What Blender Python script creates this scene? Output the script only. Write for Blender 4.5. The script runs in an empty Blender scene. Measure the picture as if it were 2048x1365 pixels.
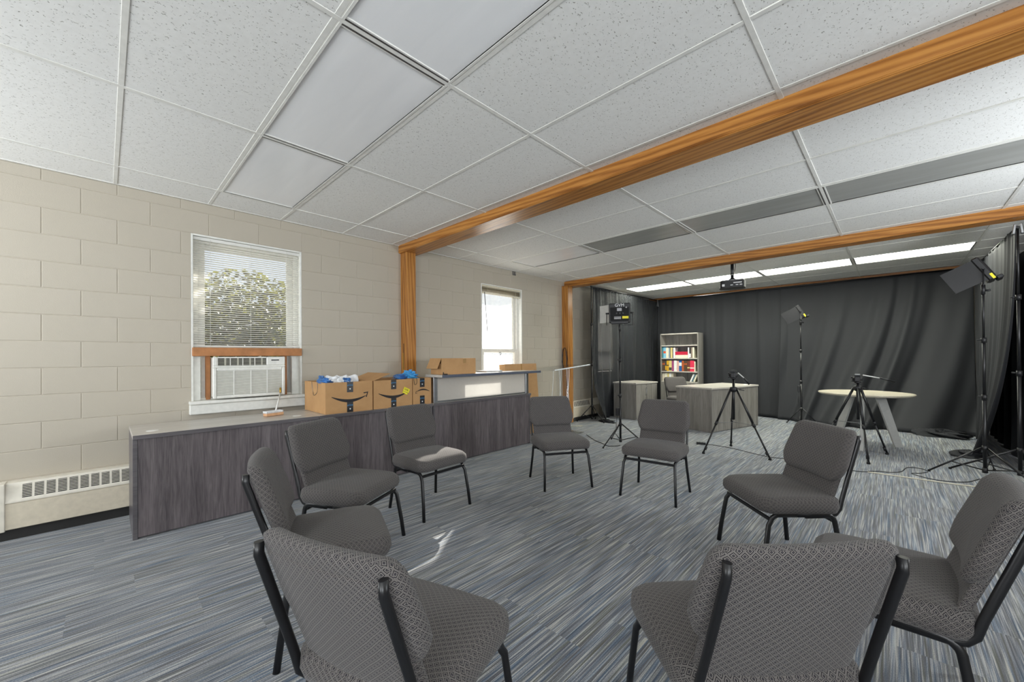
import bpy, math, random
from mathutils import Matrix, Vector
random.seed(7)
PI = math.pi
scene = bpy.context.scene
COL = scene.collection

# ---------------------------------------------------------------- camera
CAM_Z = 1.283
F_PX, CY_PX, YAW, PITCH, ROLL = 788.418, 710.665, 0.7692, 0.0037, -0.0064
cam_data = bpy.data.cameras.new('camera')
cam = bpy.data.objects.new('camera', cam_data)
COL.objects.link(cam)
cam_data.sensor_width = 36.0
cam_data.lens = F_PX / 2048 * 36.0
cam_data.shift_y = (CY_PX - 682.5) / 2048
cam_data.clip_start = 0.05
fw = Vector((-math.sin(YAW) * math.cos(PITCH), math.cos(YAW) * math.cos(PITCH), math.sin(PITCH)))
rt = Vector((math.cos(YAW), math.sin(YAW), 0))
up = rt.cross(fw)
r2 = rt * math.cos(ROLL) + up * math.sin(ROLL)
u2 = -rt * math.sin(ROLL) + up * math.cos(ROLL)
mw = Matrix.Identity(4)
for i in range(3):
    mw[i][0], mw[i][1], mw[i][2] = r2[i], u2[i], -fw[i]
mw[0][3], mw[1][3], mw[2][3] = 0, 0, CAM_Z
cam.matrix_world = mw
scene.camera = cam

# ---------------------------------------------------------------- world, sun, fill lights, exposure
world = bpy.data.worlds.new('world')
scene.world = world
world.use_nodes = True
wn = world.node_tree
bg = wn.nodes['Background']
bg.inputs[0].default_value = (0.80, 0.89, 1.0, 1)
bg.inputs[1].default_value = 0.8
sun_d = bpy.data.lights.new('sun', 'SUN')
sun_d.energy = 24.0
sun_d.angle = math.radians(0.6)
sun_d.color = (1.0, 0.95, 0.86)
sun = bpy.data.objects.new('sun', sun_d)
COL.objects.link(sun)
sun.rotation_euler = Vector((1.0, -1.3, -0.80)).to_track_quat('-Z', 'Y').to_euler()


def area(name, loc, direction, sx, sy, energy, color):
    d = bpy.data.lights.new(name, 'AREA')
    d.shape = 'RECTANGLE'
    d.size, d.size_y = sx, sy
    d.energy, d.color = energy, color
    o = bpy.data.objects.new(name, d)
    COL.objects.link(o)
    o.location = loc
    o.rotation_euler = Vector(direction).to_track_quat('-Z', 'Z').to_euler()
    return o


# added fill lights at invented rear and right openings, tilted up to brighten the ceiling
FILL_COL = (0.90, 0.95, 1.0)
for nm, loc, d in (('rear_daylight', (-3.55, -2.96, 1.65), (0, 1, 0.75)), ('rear_fill_b', (0.9, -2.96, 1.65), (0, 1, 0.75)),
                   ('side_daylight', (2.56, -0.9, 1.65), (-1, 0, 0.75)), ('side_fill_b', (2.56, 4.2, 1.65), (-1, 0, 0.75))):
    area(nm, loc, d, 1.25, 1.45, 88, FILL_COL)

vs = scene.view_settings
scene.display_settings.display_device = 'sRGB'
vs.view_transform = 'Standard'
vs.look = 'None'
vs.gamma = 1.0
vs.use_curve_mapping = False
vs.exposure = 0.42
scene.cycles.max_bounces = 10
scene.cycles.diffuse_bounces = 6
scene.cycles.transparent_max_bounces = 16
scene.cycles.use_denoising = True
scene.cycles.sample_clamp_indirect = 8.0

# ================================================================ helpers: materials
MATS = {}


class NT:
    """small node-tree writer"""
    def __init__(s, name):
        s.m = bpy.data.materials.new(name)
        s.m.use_nodes = True
        s.t = s.m.node_tree
        s.b = s.t.nodes['Principled BSDF']
        s.out = s.t.nodes['Material Output']
        MATS[name] = s.m

    def n(s, typ, ins=None, **props):
        nd = s.t.nodes.new(typ)
        for k, v in props.items():
            setattr(nd, k, v)
        for k, v in (ins or {}).items():
            s.put(nd.inputs[k], v)
        return nd

    def put(s, sock, v):
        if isinstance(v, bpy.types.NodeSocket):
            s.t.links.new(v, sock)
        elif isinstance(v, bpy.types.Node):
            s.t.links.new(v.outputs[0], sock)
        else:
            sock.default_value = v

    def math(s, op, a, b=None, c=None):
        nd = s.n('ShaderNodeMath', operation=op)
        s.put(nd.inputs[0], a)
        if b is not None:
            s.put(nd.inputs[1], b)
        if c is not None:
            s.put(nd.inputs[2], c)
        return nd.outputs[0]

    def coord(s, which='Object', scale=(1, 1, 1), loc=(0, 0, 0), rot=(0, 0, 0)):
        tc = s.n('ShaderNodeTexCoord')
        mp = s.n('ShaderNodeMapping', {'Vector': tc.outputs[which]})
        mp.inputs['Scale'].default_value = scale
        mp.inputs['Location'].default_value = loc
        mp.inputs['Rotation'].default_value = rot
        return mp.outputs[0]

    def noise(s, vec, scale=5, detail=3, rough=0.5, dist=0.0):
        nd = s.n('ShaderNodeTexNoise', {'Vector': vec, 'Scale': scale, 'Detail': detail, 'Roughness': rough, 'Distortion': dist})
        return nd.outputs['Fac']

    def ramp(s, fac, stops, interp='LINEAR'):
        nd = s.n('ShaderNodeValToRGB', {'Fac': fac})
        cr = nd.color_ramp
        cr.interpolation = interp
        while len(cr.elements) < len(stops):
            cr.elements.new(0.5)
        for e, (p, c) in zip(cr.elements, stops):
            e.position = p
            e.color = (c, c, c, 1) if isinstance(c, (int, float)) else (*c, 1)
        return nd.outputs[0]

    def mix(s, fac, a, b, blend='MIX'):
        nd = s.n('ShaderNodeMix', data_type='RGBA', blend_type=blend)
        s.put(nd.inputs[0], fac)
        for sock, v in ((nd.inputs[6], a), (nd.inputs[7], b)):
            s.put(sock, (*v, 1) if isinstance(v, tuple) and len(v) == 3 else v)
        return nd.outputs[2]

    def bump(s, h, strength=0.3, dist=0.002):
        nd = s.n('ShaderNodeBump', {'Height': h, 'Strength': strength, 'Distance': dist})
        s.put(s.b.inputs['Normal'], nd.outputs[0])

    def set(s, color=None, rough=None, metal=None, spec=None, **kw):
        if color is not None:
            s.put(s.b.inputs['Base Color'], (*color, 1) if isinstance(color, tuple) and len(color) == 3 else color)
        if rough is not None:
            s.put(s.b.inputs['Roughness'], rough)
        if metal is not None:
            s.b.inputs['Metallic'].default_value = metal
        if spec is not None:
            s.b.inputs['Specular IOR Level'].default_value = spec
        for k, v in kw.items():
            s.put(s.b.inputs[k], v)
        return s.m


def srgb(r, g, b):
    f = lambda c: (c / 255 / 12.92) if c / 255 <= 0.04045 else ((c / 255 + 0.055) / 1.055) ** 2.4
    return (f(r), f(g), f(b))


def plain(name, color, rough=0.5, metal=0.0, spec=0.5, var=0.06, vscale=25, bump=0.0):
    s = NT(name)
    v = s.coord('Object')
    f = s.noise(v, vscale, 3)
    lo = tuple(c * (1 - var) for c in color)
    hi = tuple(min(1, c * (1 + var)) for c in color)
    s.set(s.ramp(f, [(0.3, lo), (0.7, hi)]), rough, metal, spec)
    if bump:
        s.bump(f, bump, 0.002)
    return s.m


# --- carpet: fine stripes running along Y, cut into planks whose pattern is offset
def make_carpet():
    s = NT('carpet')
    tc = s.n('ShaderNodeTexCoord')
    sep = s.n('ShaderNodeSeparateXYZ', {'Vector': tc.outputs['Object']})
    x, y = sep.outputs[0], sep.outputs[1]
    col = s.math('FLOOR', s.math('DIVIDE', x, 0.25))
    wn_ = s.n('ShaderNodeTexWhiteNoise', noise_dimensions='1D')
    s.put(wn_.inputs['W'], col)
    yo = s.math('ADD', y, s.math('MULTIPLY', wn_.outputs[0], 1.0))
    row = s.math('FLOOR', s.math('DIVIDE', yo, 1.0))
    cid = s.math('ADD', s.math('MULTIPLY', col, 7.31), s.math('MULTIPLY', row, 3.77))

    def streak(sx, sy, det, k):
        cv = s.n('ShaderNodeCombineXYZ')
        s.put(cv.inputs[0], s.math('MULTIPLY', x, sx))
        s.put(cv.inputs[1], s.math('MULTIPLY', y, sy))
        s.put(cv.inputs[2], s.math('ADD', s.math('MULTIPLY', cid, 1.7), k))
        return s.noise(cv.outputs[0], 1.0, det, 0.6)
    fine = streak(150, 2.6, 2, 0.0)
    broad = streak(34, 1.1, 2, 9.0)
    hue = streak(75, 1.5, 2, 21.0)
    nub = s.noise(s.coord('Object', (300, 200, 1)), 1.0, 2, 0.7)
    f = s.math('ADD', s.math('MULTIPLY', fine, 0.70), s.math('ADD', s.math('MULTIPLY', broad, 0.10), s.math('MULTIPLY', nub, 0.26)))
    base = s.ramp(f, [(0.42, srgb(27, 31, 39)), (0.49, srgb(70, 76, 87)), (0.56, srgb(113, 119, 127)), (0.65, srgb(184, 182, 176))])
    tint = s.ramp(hue, [(0.36, srgb(72, 112, 146)), (0.45, srgb(122, 127, 136)), (0.55, srgb(138, 134, 132)), (0.65, srgb(140, 140, 112))])
    c = s.mix(0.25, base, tint)
    s.set(c, 0.95, spec=0.15)
    s.b.inputs['Sheen Weight'].default_value = 0.25
    s.bump(s.math('ADD', fine, nub), 0.5, 0.003)
    return s.m


def make_fabric():
    s = NT('diamond_fabric')
    tc = s.n('ShaderNodeTexCoord')
    nz = s.n('ShaderNodeTexNoise', {'Vector': tc.outputs['UV'], 'Scale': 14.0, 'Detail': 1.0})
    off = s.n('ShaderNodeVectorMath', operation='SCALE')
    s.put(off.inputs[0], nz.outputs['Color'])
    off.inputs['Scale'].default_value = 0.006
    ad = s.n('ShaderNodeVectorMath', operation='ADD')
    s.put(ad.inputs[0], tc.outputs['UV'])
    s.put(ad.inputs[1], off.outputs[0])
    sep = s.n('ShaderNodeSeparateXYZ', {'Vector': ad.outputs[0]})
    u = s.math('DIVIDE', sep.outputs[0], 0.0235)
    v = s.math('DIVIDE', sep.outputs[1], 0.0215)
    a = s.math('ABSOLUTE', s.math('SUBTRACT', s.math('FRACT', s.math('ADD', u, v)), 0.5))
    b = s.math('ABSOLUTE', s.math('SUBTRACT', s.math('FRACT', s.math('SUBTRACT', u, v)), 0.5))
    m = s.math('MAXIMUM', a, b)
    thread = s.noise(s.coord('UV', (900, 900, 900)), 1.0, 2, 0.7)
    h = s.ramp(m, [(0.0, 0.45), (0.16, 0.45), (0.20, 0.95), (0.26, 0.95), (0.30, 0.15), (0.37, 0.15), (0.41, 1.0), (0.47, 0.9), (0.5, 0.35)])
    hh = s.math('ADD', s.math('MULTIPLY', h, 0.75), s.math('MULTIPLY', thread, 0.3))
    c = s.ramp(hh, [(0.15, srgb(19, 18, 21)), (0.5, srgb(56, 54, 57)), (0.95, srgb(124, 119, 115))])
    s.set(c, 0.95, spec=0.12)
    s.b.inputs['Sheen Weight'].default_value = 0.15
    s.b.inputs['Sheen Roughness'].default_value = 0.4
    s.bump(hh, 0.55, 0.0025)
    return s.m


def make_laminate(name, axis, dark, light, rough=0.35):
    s = NT(name)
    sc = {'z': (26, 26, 1.6), 'y': (26, 1.6, 26), 'x': (1.6, 26, 26)}[axis]
    v = s.coord('Object', sc)
    big = s.noise(s.coord('Object', tuple(c * 0.28 for c in sc)), 1.0, 3, 0.55, 1.2)
    grain = s.noise(v, 1.6, 5, 0.65, 0.9)
    fine = s.noise(s.coord('Object', tuple(c * 5 for c in sc)), 1.0, 2, 0.6)
    f = s.math('ADD', s.math('MULTIPLY', big, 0.4), s.math('ADD', s.math('MULTIPLY', grain, 0.42), s.math('MULTIPLY', fine, 0.2)))
    mid = tuple((a + b) / 2 for a, b in zip(dark, light))
    s.set(s.ramp(f, [(0.36, dark), (0.5, mid), (0.64, light)]), rough, spec=0.4)
    s.bump(f, 0.08, 0.001)
    return s.m


def make_oak(name, axis):
    s = NT(name)
    sc = {'z': (22, 22, 1.3), 'x': (1.3, 22, 22)}[axis]
    v = s.coord('Object', sc)
    d = s.noise(v, 0.55, 3, 0.5, 0.6)
    rings = s.n('ShaderNodeTexWave', {'Vector': s.coord('Object', tuple(c * 0.5 for c in sc)), 'Scale': 1.2, 'Distortion': 7.0, 'Detail': 3.0, 'Detail Scale': 1.1}, wave_type='BANDS', bands_direction='DIAGONAL')
    pore = s.noise(s.coord('Object', tuple(c * 7 for c in sc)), 1.0, 2, 0.6)
    f = s.math('ADD', s.math('MULTIPLY', rings.outputs['Fac'], 0.30), s.math('ADD', s.math('MULTIPLY', d, 0.5), s.math('MULTIPLY', pore, 0.2)))
    s.set(s.ramp(f, [(0.22, srgb(116, 70, 26)), (0.42, srgb(160, 104, 46)), (0.68, srgb(186, 130, 64))]), 0.32, spec=0.45)
    s.bump(f, 0.06, 0.001)
    return s.m


def make_tile():
    s = NT('ceiling_tile_mineral')
    w = s.noise(s.coord('Object', (1, 1, 1)), 30, 2)
    dv = s.n('ShaderNodeVectorMath', operation='ADD')
    s.put(dv.inputs[0], s.coord('Object', (88, 46, 1), rot=(0, 0, 0.5)))
    nz = s.n('ShaderNodeTexNoise', {'Vector': s.coord('Object'), 'Scale': 45.0, 'Detail': 2.0})
    sc = s.n('ShaderNodeVectorMath', operation='SCALE')
    s.put(sc.inputs[0], nz.outputs['Color'])
    sc.inputs['Scale'].default_value = 2.6
    s.put(dv.inputs[1], sc.outputs[0])
    vo = s.n('ShaderNodeTexVoronoi', {'Vector': dv.outputs[0], 'Scale': 1.0}, feature='F1')
    hole = s.ramp(vo.outputs['Distance'], [(0.13, 0.0), (0.23, 1.0)])
    patch = s.ramp(s.noise(s.coord('Object'), 60, 2), [(0.50, 0.0), (0.60, 1.0)])
    keep = s.math('MAXIMUM', hole, patch)
    cl = s.mix(w, srgb(222, 221, 217), srgb(234, 234, 231))
    s.set(s.mix(keep, srgb(150, 147, 139), cl), 0.92, spec=0.2)
    s.bump(keep, 0.5, 0.003)
    return s.m


def make_block_paint():
    s = NT('painted_block')
    v = s.coord('Object')
    f = s.noise(v, 140, 3, 0.6)
    g = s.noise(v, 2.0, 2)
    s.set(s.mix(g, srgb(176, 168, 152), srgb(182, 174, 161)), 0.5, spec=0.35)
    s.bump(f, 0.25, 0.0025)
    return s.m


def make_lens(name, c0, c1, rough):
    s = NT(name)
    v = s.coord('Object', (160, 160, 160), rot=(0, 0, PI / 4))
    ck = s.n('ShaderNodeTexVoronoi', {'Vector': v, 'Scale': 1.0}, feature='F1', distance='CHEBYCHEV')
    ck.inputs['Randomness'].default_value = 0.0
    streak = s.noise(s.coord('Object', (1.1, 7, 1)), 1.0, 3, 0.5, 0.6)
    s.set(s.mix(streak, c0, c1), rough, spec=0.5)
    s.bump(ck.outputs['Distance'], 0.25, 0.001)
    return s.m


def make_glass(name, haze, tint=(1, 1, 1), milk=(0.9, 0.92, 0.95)):
    """window or acrylic sheet: clear with a share of dusty scatter"""
    s = NT(name)
    t = s.t
    tr = s.n('ShaderNodeBsdfTransparent')
    tr.inputs[0].default_value = (*tint, 1)
    gl = s.n('ShaderNodeBsdfGlossy')
    gl.inputs['Roughness'].default_value = 0.03
    lw = s.n('ShaderNodeLayerWeight')
    fac = s.math('ADD', 0.04, s.math('MULTIPLY', 0.5, s.math('POWER', lw.outputs['Facing'], 4.0)))
    m1 = s.n('ShaderNodeMixShader')
    s.put(m1.inputs[0], fac)
    t.links.new(tr.outputs[0], m1.inputs[1])
    t.links.new(gl.outputs[0], m1.inputs[2])
    df = s.n('ShaderNodeBsdfTranslucent')
    df.inputs[0].default_value = (*milk, 1)
    m2 = s.n('ShaderNodeMixShader')
    if haze > 0.15:
        f = s.noise(s.coord('Object', (1, 1, 1)), 7, 4, 0.6, 0.5)
        s.put(m2.inputs[0], s.ramp(f, [(0.3, haze * 0.8), (0.7, min(1, haze * 1.15))]))
    else:
        m2.inputs[0].default_value = haze
    t.links.new(m1.outputs[0], m2.inputs[1])
    t.links.new(df.outputs[0], m2.inputs[2])
    t.links.new(m2.outputs[0], s.out.inputs[0])
    return s.m


def make_drape(name, base, sheer):
    s = NT(name)
    v = s.coord('Object', (700, 700, 700))
    f = s.noise(v, 1.0, 2, 0.6)
    c = s.ramp(f, [(0.3, tuple(x * 0.85 for x in base)), (0.7, tuple(x * 1.15 for x in base))])
    s.set(c, 0.62, spec=0.22)
    s.b.inputs['Sheen Weight'].default_value = 0.04
    if sheer:
        tr = s.n('ShaderNodeBsdfTransparent')
        mx = s.n('ShaderNodeMixShader')
        mx.inputs[0].default_value = sheer
        s.t.links.new(s.b.outputs[0], mx.inputs[1])
        s.t.links.new(tr.outputs[0], mx.inputs[2])
        s.t.links.new(mx.outputs[0], s.out.inputs[0])
    return s.m


def make_emit(name, color, strength):
    s = NT(name)
    s.set(color, 0.4)
    st = s.noise(s.coord('Object', (0.6, 6, 1)), 1.0, 1)
    s.put(s.b.inputs['Emission Color'], (*color, 1))
    s.put(s.b.inputs['Emission Strength'], s.math('MULTIPLY', s.math('ADD', st, 0.5), strength))
    return s.m


def make_leaf():
    s = NT('shrub_leaf')
    g = s.n('ShaderNodeNewGeometry')
    s.set(s.ramp(g.outputs['Random Per Island'], [(0.0, srgb(20, 24, 14)), (0.45, srgb(36, 44, 18)), (0.75, srgb(86, 84, 26)), (1.0, srgb(62, 34, 18))]), 0.5)
    tl = s.n('ShaderNodeBsdfTranslucent')
    tl.inputs[0].default_value = (*srgb(120, 122, 30), 1)
    mx = s.n('ShaderNodeMixShader')
    mx.inputs[0].default_value = 0.25
    s.t.links.new(s.b.outputs[0], mx.inputs[1])
    s.t.links.new(tl.outputs[0], mx.inputs[2])
    s.t.links.new(mx.outputs[0], s.out.inputs[0])
    return s.m


def make_card():
    s = NT('cardboard')
    f = s.noise(s.coord('Object', (8, 8, 8)), 1.0, 4, 0.6)
    fl = s.n('ShaderNodeTexWave', {'Vector': s.coord('Object'), 'Scale': 70.0, 'Distortion': 0.4}, bands_direction='Y')
    s.set(s.mix(s.math('ADD', s.math('MULTIPLY', f, 0.8), s.math('MULTIPLY', fl.outputs['Fac'], 0.12)), srgb(168, 128, 86), srgb(200, 160, 114)), 0.8, spec=0.2)
    return s.m


make_carpet(); make_fabric(); make_tile(); make_block_paint(); make_leaf(); make_card()
make_laminate('laminate_front', 'z', srgb(56, 51, 54), srgb(120, 112, 114))
make_laminate('laminate_front_grey', 'z', srgb(98, 94, 90), srgb(150, 146, 140))
make_laminate('laminate_top_glare', 'y', srgb(166, 160, 152), srgb(200, 195, 187), 0.28)  # glare on the tops is mixed into this lighter colour
make_laminate('laminate_edge', 'y', srgb(76, 72, 76), srgb(104, 100, 102), 0.35)
make_laminate('table_top_wood', 'x', srgb(168, 160, 142), srgb(204, 196, 178), 0.35)
make_oak('oak_beam', 'x'); make_oak('oak_post', 'z')
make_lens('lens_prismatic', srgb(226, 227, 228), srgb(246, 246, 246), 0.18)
make_lens('lens_grazing_dark', srgb(140, 141, 136), srgb(176, 176, 172), 0.25)  # grey paints in how dark these lenses look at a grazing view
make_glass('window_glass', 0.03)
make_glass('hazy_glass', 0.34, milk=(0.72, 0.75, 0.80))
make_glass('acrylic', 0.02, (0.97, 0.98, 0.98))
plain('acrylic_edge', srgb(232, 236, 238), 0.12)
make_drape('black_drape', srgb(42, 43, 46), 0)
make_drape('sheer_black_drape', srgb(38, 40, 43), 0.18)
make_emit('fluorescent_lens', (0.98, 1.0, 0.87), 17.0)
plain('paint_white', srgb(226, 224, 216), 0.45)
plain('rail_white', srgb(220, 219, 213), 0.5)
plain('wall_core', srgb(182, 174, 159), 0.6)
plain('reveal_white', srgb(222, 222, 216), 0.5)
plain('heater_cream', srgb(206, 196, 176), 0.4)
plain('heater_white', srgb(216, 210, 196), 0.4)
plain('dark_slot', srgb(38, 37, 36), 0.8)
plain('black_metal', srgb(19, 19, 21), 0.36, 0.0, 0.5, 0.1)
plain('black_plastic', srgb(26, 26, 28), 0.45)
plain('matte_black', srgb(20, 20, 21), 0.85)
plain('silver', srgb(176, 178, 180), 0.28, 1.0)
plain('grey_metal', srgb(120, 120, 122), 0.35, 0.9)
plain('blue_grey_edge', srgb(84, 90, 104), 0.35)
plain('white_plastic', srgb(226, 226, 222), 0.4)
plain('bag_white', srgb(232, 234, 236), 0.3)
plain('bag_blue', srgb(70, 120, 180), 0.35, var=0.3, vscale=18)
plain('bright_blue', srgb(74, 164, 224), 0.4, var=0.25, vscale=20)
plain('tape_black', srgb(24, 26, 30), 0.35)
plain('print_black', srgb(34, 30, 32), 0.7)
plain('print_blue', srgb(70, 140, 190), 0.6)
plain('print_white', srgb(222, 222, 222), 0.6)
plain('tag_yellow', srgb(232, 218, 40), 0.5)
plain('packing_tape', srgb(158, 122, 70), 0.25)
plain('raw_wood', srgb(172, 116, 70), 0.6, var=0.2, vscale=12)
plain('pale_wood', srgb(206, 160, 120), 0.6, var=0.12)
plain('ac_white', srgb(222, 222, 216), 0.4)
plain('ac_grille', srgb(176, 174, 160), 0.5)
bs = NT('blind_slat')
bs.set(bs.mix(bs.noise(bs.coord('Object'), 12, 2), srgb(232, 231, 224), srgb(240, 240, 236)), 0.45)
_tl = bs.n('ShaderNodeBsdfTranslucent'); _tl.inputs[0].default_value = (0.9, 0.89, 0.86, 1)
_mx = bs.n('ShaderNodeMixShader'); _mx.inputs[0].default_value = 0.22
bs.t.links.new(bs.b.outputs[0], _mx.inputs[1]); bs.t.links.new(_tl.outputs[0], _mx.inputs[2]); bs.t.links.new(_mx.outputs[0], bs.out.inputs[0])
plain('blind_cream', srgb(214, 206, 184), 0.5)
plain('leg_grey', srgb(176, 176, 172), 0.4, var=0.04)
plain('bounce_ground', srgb(186, 182, 170), 0.9, var=0.15, vscale=3)
plain('hill_grey', srgb(134, 140, 150), 0.9, var=0.25, vscale=1.2)
plain('bark', srgb(84, 74, 62), 0.9, var=0.3)
plain('stucco', srgb(212, 210, 206), 0.9)
plain('shingle', srgb(120, 118, 116), 0.9, var=0.2)
plain('led_off', srgb(84, 84, 78), 0.5)
plain('cord_white', srgb(206, 200, 180), 0.6)
plain('brass', srgb(200, 160, 70), 0.35, 0.8)


# ================================================================ helpers: meshes
class MB:
    """collects geometry; build() links it as one mesh object"""
    def __init__(s, M=None):
        s.v, s.f, s.sm = [], [], []
        s.M = M or Matrix.Identity(4)

    def add(s, vs_, fs, smooth=False):
        k = len(s.v)
        s.v += [tuple(s.M @ Vector(p)) for p in vs_]
        s.f += [tuple(i + k for i in f) for f in fs]
        s.sm += [smooth] * len(fs)
        return s

    def box(s, x0, x1, y0, y1, z0, z1, b=0.0):
        if b <= 0:
            vs_ = [(x, y, z) for x in (x0, x1) for y in (y0, y1) for z in (z0, z1)]
            return s.add(vs_, [(0, 1, 3, 2), (4, 6, 7, 5), (0, 4, 5, 1), (2, 3, 7, 6), (0, 2, 6, 4), (1, 5, 7, 3)])
        b = min(b, (x1 - x0) * 0.45, (y1 - y0) * 0.45, (z1 - z0) * 0.45)
        vs_, idx = [], {}
        for i in (0, 1):
            for j in (0, 1):
                for k in (0, 1):
                    X, Y, Z = (x0, x1)[i], (y0, y1)[j], (z0, z1)[k]
                    dx, dy, dz = (b, -b)[i], (b, -b)[j], (b, -b)[k]
                    for a, p in enumerate(((X, Y + dy, Z + dz), (X + dx, Y, Z + dz), (X + dx, Y + dy, Z))):
                        idx[i, j, k, a] = len(vs_)
                        vs_.append(p)
        g = lambda i, j, k, a: idx[i, j, k, a]
        fs = []
        for e in (0, 1):
            q = [g(e, 0, 0, 0), g(e, 1, 0, 0), g(e, 1, 1, 0), g(e, 0, 1, 0)]
            fs.append(tuple(q if e else q[::-1]))
            q = [g(0, e, 0, 1), g(0, e, 1, 1), g(1, e, 1, 1), g(1, e, 0, 1)]
            fs.append(tuple(q if e else q[::-1]))
            q = [g(0, 0, e, 2), g(1, 0, e, 2), g(1, 1, e, 2), g(0, 1, e, 2)]
            fs.append(tuple(q if e else q[::-1]))
        for p in (0, 1):
            for q in (0, 1):
                def put(c, flip):
                    fs.append(tuple(c[::-1] if flip else c))
                put([g(0, p, q, 1), g(1, p, q, 1), g(1, p, q, 2), g(0, p, q, 2)], (p + q) % 2 == 1)
                put([g(p, 0, q, 2), g(p, 1, q, 2), g(p, 1, q, 0), g(p, 0, q, 0)], (p + q) % 2 == 1)
                put([g(p, q, 0, 0), g(p, q, 1, 0), g(p, q, 1, 1), g(p, q, 0, 1)], (p + q) % 2 == 1)
        for i in (0, 1):
            for j in (0, 1):
                for k in (0, 1):
                    c = (g(i, j, k, 0), g(i, j, k, 1), g(i, j, k, 2))
                    fs.append(c if (i + j + k) % 2 else c[::-1])
        return s.add(vs_, fs)

    def tube(s, path, r, n=10, caps=True, flat=None):
        """round (or flattened: flat=(r2, direction)) tube along a polyline"""
        P = [Vector(p) for p in path]
        R = r if isinstance(r, (list, tuple)) else [r] * len(P)
        prev = None
        vs_, fs = [], []
        for i, p in enumerate(P):
            t = ((P[i + 1] - p).normalized() if i < len(P) - 1 else Vector()) + ((p - P[i - 1]).normalized() if i else Vector())
            t.normalize()
            if prev is None:
                a = Vector((0, 0, 1)) if abs(t.z) < 0.9 else Vector((1, 0, 0))
                if flat:
                    a = Vector(flat[1])
                nrm = (a - t * a.dot(t)).normalized()
            else:
                nrm = (prev - t * prev.dot(t)).normalized()
            prev = nrm
            bn = t.cross(nrm)
            for k in range(n):
                an = 2 * PI * k / n
                ra = R[i]
                rb = flat[0] if flat else R[i]
                vs_.append(tuple(p + nrm * math.cos(an) * ra + bn * math.sin(an) * rb))
        for i in range(len(P) - 1):
            for k in range(n):
                a, b = i * n + k, i * n + (k + 1) % n
                fs.append((a, b, b + n, a + n))
        s.add(vs_, fs, True)
        if caps:
            m = len(P) - 1
            k0 = len(s.v) - len(vs_)
            s.f.append(tuple(k0 + k for k in range(n))[::-1])
            s.f.append(tuple(k0 + m * n + k for k in range(n)))
            s.sm += [False, False]
        return s

    def cyl(s, p0, p1, r, n=12, r1=None):
        return s.tube([p0, p1], [r, r if r1 is None else r1], n)

    def lathe(s, prof, n=24, c=(0, 0, 0)):
        vs_ = [(c[0] + r * math.cos(2 * PI * k / n), c[1] + r * math.sin(2 * PI * k / n), c[2] + z) for r, z in prof for k in range(n)]
        fs = []
        for i in range(len(prof) - 1):
            for k in range(n):
                a, b = i * n + k, i * n + (k + 1) % n
                fs.append((a, b, b + n, a + n))
        s.add(vs_, fs, True)
        k0 = len(s.v) - len(vs_)
        s.f.append(tuple(k0 + k for k in range(n))[::-1])
        s.f.append(tuple(k0 + (len(prof) - 1) * n + k for k in range(n)))
        s.sm += [False, False]
        return s

    def prism(s, poly, h0, h1, axis='z'):
        n = len(poly)
        m = {'z': lambda a, b, h: (a, b, h), 'x': lambda a, b, h: (h, a, b), 'y': lambda a, b, h: (a, h, b)}[axis]
        vs_ = [m(a, b, h0) for a, b in poly] + [m(a, b, h1) for a, b in poly]
        fs = [tuple(range(n))[::-1], tuple(range(n, 2 * n))] + [(i, (i + 1) % n, (i + 1) % n + n, i + n) for i in range(n)]
        return s.add(vs_, fs)

    def grid(s, nu, nv, fn, smooth=True, close=False):
        vs_ = [fn(i / (nu - 1), j / (nv - 1)) for j in range(nv) for i in range(nu)]
        fs = [(j * nu + i, j * nu + i + 1, (j + 1) * nu + i + 1, (j + 1) * nu + i) for j in range(nv - 1) for i in range(nu - 1)]
        return s.add(vs_, fs, smooth)

    def pad(s, a, b, r, prof, crown_top, crown_bot=0.0, deform=None, nc=6):
        """cushion: rounded rectangle (half sizes a, b, radius r) lofted through prof = [(inset, z)...]"""
        def ring(inset):
            A, B, R = a - inset, b - inset, max(r - inset, 0.012)
            out = []
            for q, (cx, cy) in enumerate(((A - R, B - R), (-A + R, B - R), (-A + R, -B + R), (A - R, -B + R))):
                for k in range(nc + 1):
                    t = (q + k / nc) * PI / 2
                    out.append((cx + R * math.cos(t), cy + R * math.sin(t)))
                # points along the straight side
                nx_ = ((-A + R, B), (-A, -B + R), (A - R, -B), (A, B - R))[q]
                for k in range(1, 6):
                    e = out[-1] if k == 1 else e0
                    e0 = e
                    out.append((e0[0] + (nx_[0] - e0[0]) * k / 6, e0[1] + (nx_[1] - e0[1]) * k / 6))
            return out
        rings = []
        i0, z0 = prof[0]
        i1, z1 = prof[-1]
        for k in (0.02, 0.3, 0.6, 0.85):
            rings.append([(x * k, y * k, z0 - crown_bot * (1 - k * k)) for x, y in ring(i0)])
        for i, z in prof:
            rings.append([(x, y, z) for x, y in ring(i)])
        for k in (0.93, 0.8, 0.6, 0.35, 0.02):
            rings.append([(x * k, y * k, z1 + crown_top * (1 - k * k)) for x, y in ring(i1)])
        n = len(rings[0])
        vs_ = [p for rg in rings for p in rg]
        if deform:
            vs_ = [deform(*p) for p in vs_]
        fs = [(j * n + k, j * n + (k + 1) % n, (j + 1) * n + (k + 1) % n, (j + 1) * n + k) for j in range(len(rings) - 1) for k in range(n)]
        fs.append(tuple(range(n))[::-1])
        fs.append(tuple(range((len(rings) - 1) * n, len(rings) * n)))
        return s.add(vs_, fs, True)

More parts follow.
